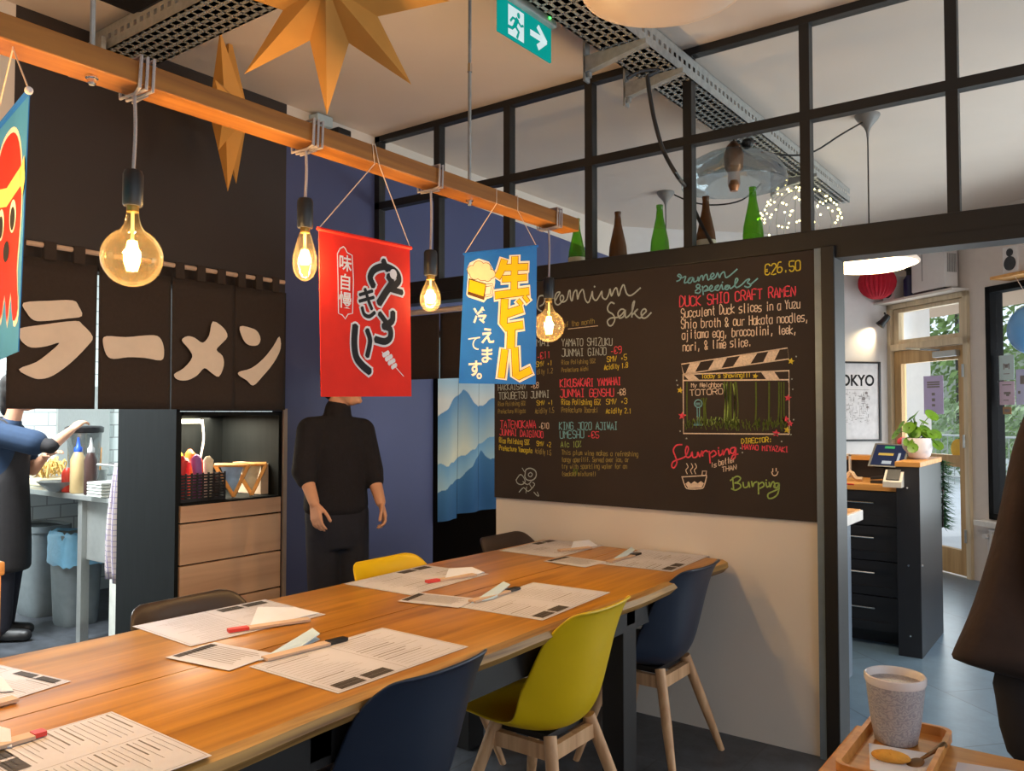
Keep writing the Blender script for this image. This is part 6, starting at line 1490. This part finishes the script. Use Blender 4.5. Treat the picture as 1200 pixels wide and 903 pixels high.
m = MB(); m.lathe([(.03, .20), (.03, .24), (.045, .25), (.045, .28), (.02, .29)], fac(.41, .09, 2.455), 14); m.build('cap', 'blackplastic', t)
# papers on the glass
def sheet(s0, s1, z0, z1, c, nm2, label, lines, tt=.004):
    p0 = fac((s0 + s1) / 2, tt, (z0 + z1) / 2); th = thing(nm2, tuple(p0), label, 'paper sheet', None)
    MB().box(s0, s1, tt - .001, tt + .001, z0, z1, M=MF).build('sheet', mat(nm2 + label[:9], c, .8, var=.02), th)
    m = MB()
    for a, b2, zc_, hh in lines: m.box(s0 + (s1 - s0) * a, s0 + (s1 - s0) * b2, tt + .001, tt + .0022, z0 + (z1 - z0) * (zc_ - hh), z0 + (z1 - z0) * (zc_ + hh), M=MF)
    m.build('print', 'ink', th)
MBX = -.040
sheet(.42, .665, 1.385, 1.73, (206, 192, 232), 'door_notice', 'lilac notice with a dark heading taped to the front door glass', [(.18, .82, .77, .02), (.18, .82, .71, .02), (.18, .82, .83, .02), (.42, .58, .52, .035), (.42, .58, .37, .04), (.42, .58, .23, .03)], -.030)
p0 = fac(.83, -.030, 1.085); m = MB(); m.lathe([(.085, 0), (.085, .002)], p0, 28, axis=NF); o = m.build('yellow_sticker', mat('yellow sticker', (250, 200, 70), .6)); tag(o, 'round yellow sticker on the front door glass', 'sticker')
p0 = fac(.83, -.029, 1.085); m = MB(); m.stroke([p0 + DF * -.04, p0 + DF * .03], .01, NF); 
sheet(1.285, 1.435, 1.66, 1.86, (206, 226, 226), 'window_notice', 'pale notice with a round drawing, highest on the shop window', [(.4, .6, .55, .06), (.3, .7, .25, .015), (.35, .65, .62, .02), (.3, .36, .55, .12), (.64, .70, .55, .12)], -.036)
sheet(1.285, 1.435, 1.46, 1.65, (222, 200, 220), 'window_notice', 'pinkish notice with a fish drawing below the round one on the shop window', [(.2, .8, .85, .02), (.3, .75, .5, .05), (.45, .65, .42, .05), (.25, .6, .2, .015)], -.036)
sheet(1.45, 1.66, 1.46, 1.74, (206, 208, 240), 'window_notice', 'lilac notice beside the pinkish one on the shop window', [(.2, .7, .70, .12), (.1, .2, .35, .04)], -.036)
sheet(1.315, 1.40, 1.385, 1.445, (176, 140, 104), 'window_notice', 'small brown notice lowest on the shop window', [(.2, .8, .5, .2)], -.036)
p0 = onD(1211, 386, 6.35)
t = thing('blue_balloon', tuple(p0), 'pale blue balloon in front of the shop window at the right photo edge', 'balloon')
MB().ball(p0, (.18, .18, .195), 28, 18).build('balloon_skin', mat('blue balloon', (110, 172, 230), .3, var=.02), t, smooth=True)
MB().tube([p0 + Vector((0, 0, .19)), fac((p0 - K0).dot(DF), .12, 2.447)], .002, 5).build('string', 'string', t)
# radiator below the window
t = thing('radiator', tuple(fac(1.9, .08, .1)), 'white panel radiator below the shop window behind the dark coat', 'radiator')
m = MB(); m.box(1.28, 2.6, .03, .09, .08, .46, M=MF, bev=.006)
for k in range(30): m.box(1.30 + k * .043, 1.32 + k * .043, .088, .098, .10, .44, M=MF)
m.build('panel', 'acw', t)
m = MB(); m.tube([fac(1.25, .06, .02), fac(1.25, .06, .42), fac(1.29, .06, .42)], .010, 8); m.build('pipe', 'acw', t)
m = MB(); m.tube([fac(1.26, .08, .40), fac(1.26, .12, .40)], .02, 10); m.build('valve', 'acw', t)
# ---- out in the street: hedges, rail, lamp
MT['leaf1'] = mat('hedge leaf', (122, 148, 82), .6, var=.4, scale=3); MT['leaf2'] = mat('pale hedge leaf', (152, 172, 130), .6, var=.35, scale=3)
def hedge(s0, s1, t0, t1, z0, z1, n, label, mm, seed, size=.16):
    r_ = random.Random(seed); c0 = fac((s0 + s1) / 2, (t0 + t1) / 2, z0); th = thing('hedge', tuple(c0), label, 'hedge')
    m = MB()
    for k in range(n):
        u = r_.random(); s_ = s0 + (s1 - s0) * u; t_ = t0 + (t1 - t0) * r_.random(); z_ = z0 + (z1 - z0 + .5 * math.sin(u * 23) * .5) * (r_.random() ** .7)
        c = fac(s_, t_, z_); n_ = Vector((r_.gauss(0, 1), r_.gauss(0, 1), r_.gauss(0, 1) + .4)).normalized(); a = n_.orthogonal().normalized(); b2 = n_.cross(a); L = size * r_.uniform(.5, 1.2)
        m.poly([c - a * L, c + b2 * L * .5, c + a * L, c - b2 * L * .5])
    tag(m.build('foliage', mm, th), kind='stuff')
    m = MB()
    for k in range(6): q = fac(s0 + (s1 - s0) * (k + .5) / 6, (t0 + t1) / 2, 0); m.tube([(q.x, q.y, -.08), (q.x, q.y, z1 * .8)], .05, 6)
    m.build('stems', 'brownshell', th)
hedge(-17, 5, -11.5, -10, .3, 6.5, 16000, 'tall green trees across the street behind the door glass', 'leaf1', 21, .13)
hedge(-14, 4, -8.3, -7.4, 0, 1.5, 6000, 'low pale hedge in front of the trees across the street', 'leaf2', 22, .09)
t = thing('street_railing', tuple(fac(3, -6.6, 0)), 'grey railing in front of the hedge across the street', 'railing')
m = MB(); m.tube([fac(-12, -6.6, .95), fac(3, -6.6, .95)], .02, 6); m.tube([fac(-12, -6.6, .15), fac(3, -6.6, .15)], .02, 6)
for k in range(90): m.tube([fac(-12 + k * .166, -6.6, .0), fac(-12 + k * .166, -6.6, .95)], .008, 5)
m.build('rail_bars', 'galv', t)
t = thing('porch_lamp', tuple(fac(1.3, -1.0, 2.56)), 'flat grey bulkhead lamp under the porch soffit outside', 'lamp')
p0 = onP(1145, 350, fac(0, -1.0, 0), NF)
m = MB(); sS = (p0 - K0).dot(DF); m.box(sS - .20, sS + .20, -1.06, -.92, 2.53, 2.615, M=MF, bev=.01); m.build('housing', 'steel', t)
m = MB(); m.box(sS - .16, sS + .16, -.93, -.915, 2.535, 2.58, M=MF); m.build('lens', mat('lamp lens', (220, 224, 224), .3), t)
light('daylight_sun', 'SUN', (0, 0, 8), 1.2, (1.0, .96, .9), .2, rot=(math.radians(38), 0, math.radians(-120)))

# ================================================================== NEAR RIGHT: SIDE TABLE, TRAY, CUP, COAT
c = onZ(1003, 848, .76); TX0, TY1 = c.x, c.y
t = thing('side_table', (TX0 + .5, TY1 - .4, 0), 'pale oak side table corner at the lower right holding the tray', 'table')
m = MB(); m.box(TX0, TX0 + 1.2, TY1 - .75, TY1, .725, .76, bev=.005); m.build('table_top', wood('side table oak', (176, 118, 58), (206, 150, 84), 0, 6, .45), t)
for dx, dy in ((.05, -.10), (1.10, -.10), (.05, -.70), (1.10, -.70)):
    m = MB(); m.box(TX0 + dx, TX0 + dx + .05, TY1 + dy, TY1 + dy + .05, 0, .725); m.build('leg', 'black_metal', t)
zt2 = .7605
k1, k2, k3 = onZ(1023, 848, zt2), onZ(1118, 868, zt2), onZ(995, 897, zt2)
u_ = (k2 - k1).normalized(); u_.z = 0; u_.normalize(); v_ = Vector((u_.y, -u_.x, 0)); Lu = (k2 - k1).length; Lv = .30
t = thing('wooden_tray', tuple(k1 + u_ * Lu / 2 + v_ * Lv / 2), 'small wooden tray with a cup, biscuit and spoon on the side table', 'tray')
def rr(u0, u1, v0, v1, r, z, n=6):
    P = []
    for cu, cv, a0 in ((u1 - r, v1 - r, 0), (u0 + r, v1 - r, PI / 2), (u0 + r, v0 + r, PI), (u1 - r, v0 + r, 3 * PI / 2)):
        for k in range(n + 1): a = a0 + PI / 2 * k / n; P.append(k1 + u_ * (cu + r * math.cos(a)) + v_ * (cv + r * math.sin(a)) + Vector((0, 0, z)))
    return P
m = MB(); loops = [rr(0.004, Lu - .004, .004, Lv - .004, .02, 0), rr(0, Lu, 0, Lv, .024, .006), rr(0, Lu, 0, Lv, .024, .024), rr(.009, Lu - .009, .009, Lv - .009, .018, .024), rr(.012, Lu - .012, .012, Lv - .012, .016, .007)]
R = [[m.bm.verts.new(p) for p in L_] for L_ in loops]; nn = len(R[0])
for i in range(len(R) - 1):
    for k in range(nn): m.bm.faces.new((R[i][k], R[i][(k + 1) % nn], R[i + 1][(k + 1) % nn], R[i + 1][k]))
m.bm.faces.new(R[0]); m.bm.faces.new(R[-1]); m.build('tray_body', wood('tray wood', (176, 112, 48), (212, 150, 78), 0, 8, .45), t, smooth=50)
zf = zt2 + .0075
cq = onZ(1050, 868, zf); cr = .048
t = thing('patterned_cup', tuple(cq), 'tall grey patterned ceramic cup with a white rim on the tray', 'cup')
MT['cup'] = None
mm, N, L, bb_ = _new('grey wave glaze'); tc = N.new('ShaderNodeTexCoord'); vo = N.new('ShaderNodeTexWave'); vo.wave_type = 'RINGS'; vo.inputs['Scale'].default_value = 42; vo.inputs['Distortion'].default_value = 14; vo.inputs['Detail'].default_value = 1.5; vo.inputs['Detail Scale'].default_value = 2.2
L.new(tc.outputs['Object'], vo.inputs[0]); rp_ = N.new('ShaderNodeValToRGB'); rp_.color_ramp.elements[0].color = lin((146, 143, 150)); rp_.color_ramp.elements[1].color = lin((176, 172, 174)); L.new(vo.outputs[0], rp_.inputs[0]); L.new(rp_.outputs[0], bb_.inputs[0]); bb_.inputs['Roughness'].default_value = .4
MT['cup'] = mm
hC = .128
MB().lathe([(.034, 0), (.038, .003), (.045, .04), (.0515, .10), (.0525, hC - .016), (.050, hC - .015)], cq, 40).build('cup_body', 'cup', t, smooth=50)
MB().lathe([(.0530, hC - .017), (.0555, hC - .012), (.0555, hC - .002), (.053, hC), (.0495, hC - .003), (.046, hC - .05), (.002, hC - .052)], cq, 40).build('cup_rim', mat('white glaze', (222, 214, 212), .25), t, smooth=50)
MB().lathe([(.047, hC - .020), (.047, hC - .0185), (.001, hC - .0185)], cq, 32).build('drink', mat('milky tea', (150, 130, 118), .25), t)
nq = [onZ(x, y, zf) for x, y in ((1018, 871), (1100, 885), (1096, 925), (1020, 915))]
o = MB().prism(nq, (0, 0, .0015)).build('paper_napkin', 'napkin'); tag(o, 'white paper napkin under the biscuit on the tray', 'napkin')
bq = onZ(1044, 886, zf + .01); 
m = MB(); bx_ = (onZ(1062, 888, zf) - onZ(1026, 882, zf)).normalized(); by_ = Vector((-bx_.y, bx_.x, 0)); AM = Matrix((bx_, by_, Vector((0, 0, 1)))).transposed()
m.ball(bq, (.033, .015, .011), 24, 14, M=AM)
for k in range(9): m.ball(bq + bx_ * (-.026 + .0065 * k) + Vector((0, 0, .0075 - abs(k - 4) * .0011)), (.0036, .0125 - abs(k - 4) * .0012, .0036), 10, 6, M=AM)
o = m.build('biscuit', mat('golden biscuit', (218, 158, 62), .75, var=.15, scale=60, bump=.3), smooth=True); tag(o, 'oval golden biscuit on the napkin beside the cup', 'biscuit')
s0, s1 = onZ(1075, 892, zf + .004), onZ(1107, 872, zf + .016)
m = MB(); sd = (s1 - s0).normalized(); m.tube([s0 + sd * .012, s0.lerp(s1, .5), s1], [.0028, .0035, .006], 8); SM = Matrix((sd, Vector((-sd.y, sd.x, 0)).normalized(), Vector((0, 0, 1)))).transposed(); m.ball(s0 - sd * .006, (.020, .013, .004), 18, 10, M=SM)
o = m.build('teaspoon', mat('bronze spoon', (140, 108, 70), .35, .7), smooth=True); tag(o, 'bronze teaspoon lying beside the biscuit on the tray', 'spoon')
o = MB().prism([onZ(x, y, .7605) for x, y in ((1122, 893), (1200, 905), (1200, 940), (1112, 930))], (0, 0, .001)).build('menu_sheet', 'paper'); tag(o, 'pale sheet on the side table right of the tray', 'menu')
# coat on a stand
cD = 1.98
def cs(px, py, dd=0): return onD(px, py, cD + dd)
base_c = cs(1262, 700, .06)
t = thing('coat_stand', (base_c.x, base_c.y, 0), 'black coat stand behind the side table, outside the right photo edge', 'coat stand')
MB().tube([(base_c.x, base_c.y, .02), (base_c.x, base_c.y, 1.72)], .016, 12).build('pole', 'black_metal', t)
MB().lathe([(.17, 0), (.17, .012), (.03, .03), (.02, .04)], (base_c.x, base_c.y, 0), 28).build('base', 'black_metal', t)
for a in range(4):
    d = Vector((math.cos(a * PI / 2 + .6), math.sin(a * PI / 2 + .6), 0)); p0 = Vector((base_c.x, base_c.y, 1.62)); MB().tube(smoothpts([p0, p0 + d * .07 - Vector((0, 0, .02)), p0 + d * .10 + Vector((0, 0, .03))], 4), .008, 8).build('hook', 'black_metal', t)
t = thing('hanging_coat', tuple(cs(1240, 480)), 'dark brown winter coat hanging at the right photo edge', 'coat')
# left edge of the coat silhouette, top to hem, and a right edge beyond the photo
prof = [(400, 1240, 1290), (440, 1215, 1305), (490, 1199, 1318), (520, 1186, 1322), (570, 1176, 1326), (620, 1166, 1330), (680, 1149, 1336), (725, 1133, 1340), (752, 1120, 1344), (768, 1113, 1346)]
m = MB(); R = []; n_ = 30
for j, (py, xl, xr) in enumerate(prof):
    row = []
    for k in range(n_):
        a = 2 * PI * k / n_; cx = (xl + xr) / 2; hw = (xr - xl) / 2
        fold = 1 + .05 * math.sin(5 * a + j * .3) * min(1, j / 4)
        lo = (max(0, (j - 6)) * 6) * max(0, math.cos(a) * -0.0 + (1 + math.cos(a)) * .5) if j >= 6 else 0
        row.append(m.bm.verts.new(cs(cx + hw * math.cos(a) * (fold if abs(math.cos(a)) < .9 else 1), py + lo, .14 * math.sin(a) * fold * (0.6 + j * .07))))
    R.append(row)
hemrow = []
for k in range(n_):
    a = 2 * PI * k / n_; p = R[-1][k].co; hemrow.append(m.bm.verts.new(p + Vector((0, 0, -.012 - .10 * (1 + math.cos(a)) * .5))))
R.append(hemrow)
for i in range(len(R) - 1):
    for k in range(n_): m.bm.faces.new((R[i][k], R[i][(k + 1) % n_], R[i + 1][(k + 1) % n_], R[i + 1][k]))
m.bm.faces.new(R[0]); m.bm.faces.new(list(reversed(R[-1])))
o = m.build('coat_body', 'coat', t, smooth=True); subsurf(o, 1)
m = MB(); m.tube(smoothpts([cs(1256, 470, -.10), cs(1250, 560, -.16), cs(1250, 680, -.17), cs(1248, 780, -.12)], 5), [.055, .06, .066, .068, .07, .07, .07, .07, .068, .068, .068, .066, .066, .064, .062, .058], 16); m.build('sleeve', 'coat', t, smooth=True)
m = MB(); prof2 = [(740, 1175, 1330), (800, 1163, 1330), (815, 1166, 1330), (850, 1171, 1328), (880, 1180, 1325), (893, 1192, 1320)]; R = []
for j, (py, xl, xr) in enumerate(prof2):
    R.append([m.bm.verts.new(cs((xl + xr) / 2 + (xr - xl) / 2 * math.cos(2 * PI * k / n_) , py, .02 + .10 * math.sin(2 * PI * k / n_) * (1 + .06 * math.sin(10 * PI * k / n_)))) for k in range(n_)])
for i in range(len(R) - 1):
    for k in range(n_): m.bm.faces.new((R[i][k], R[i][(k + 1) % n_], R[i + 1][(k + 1) % n_], R[i + 1][k]))
m.bm.faces.new(R[0]); m.bm.faces.new(list(reversed(R[-1]))); m.build('lining_layer', mat('dark lining cloth', (34, 30, 34), .85), t, smooth=True)
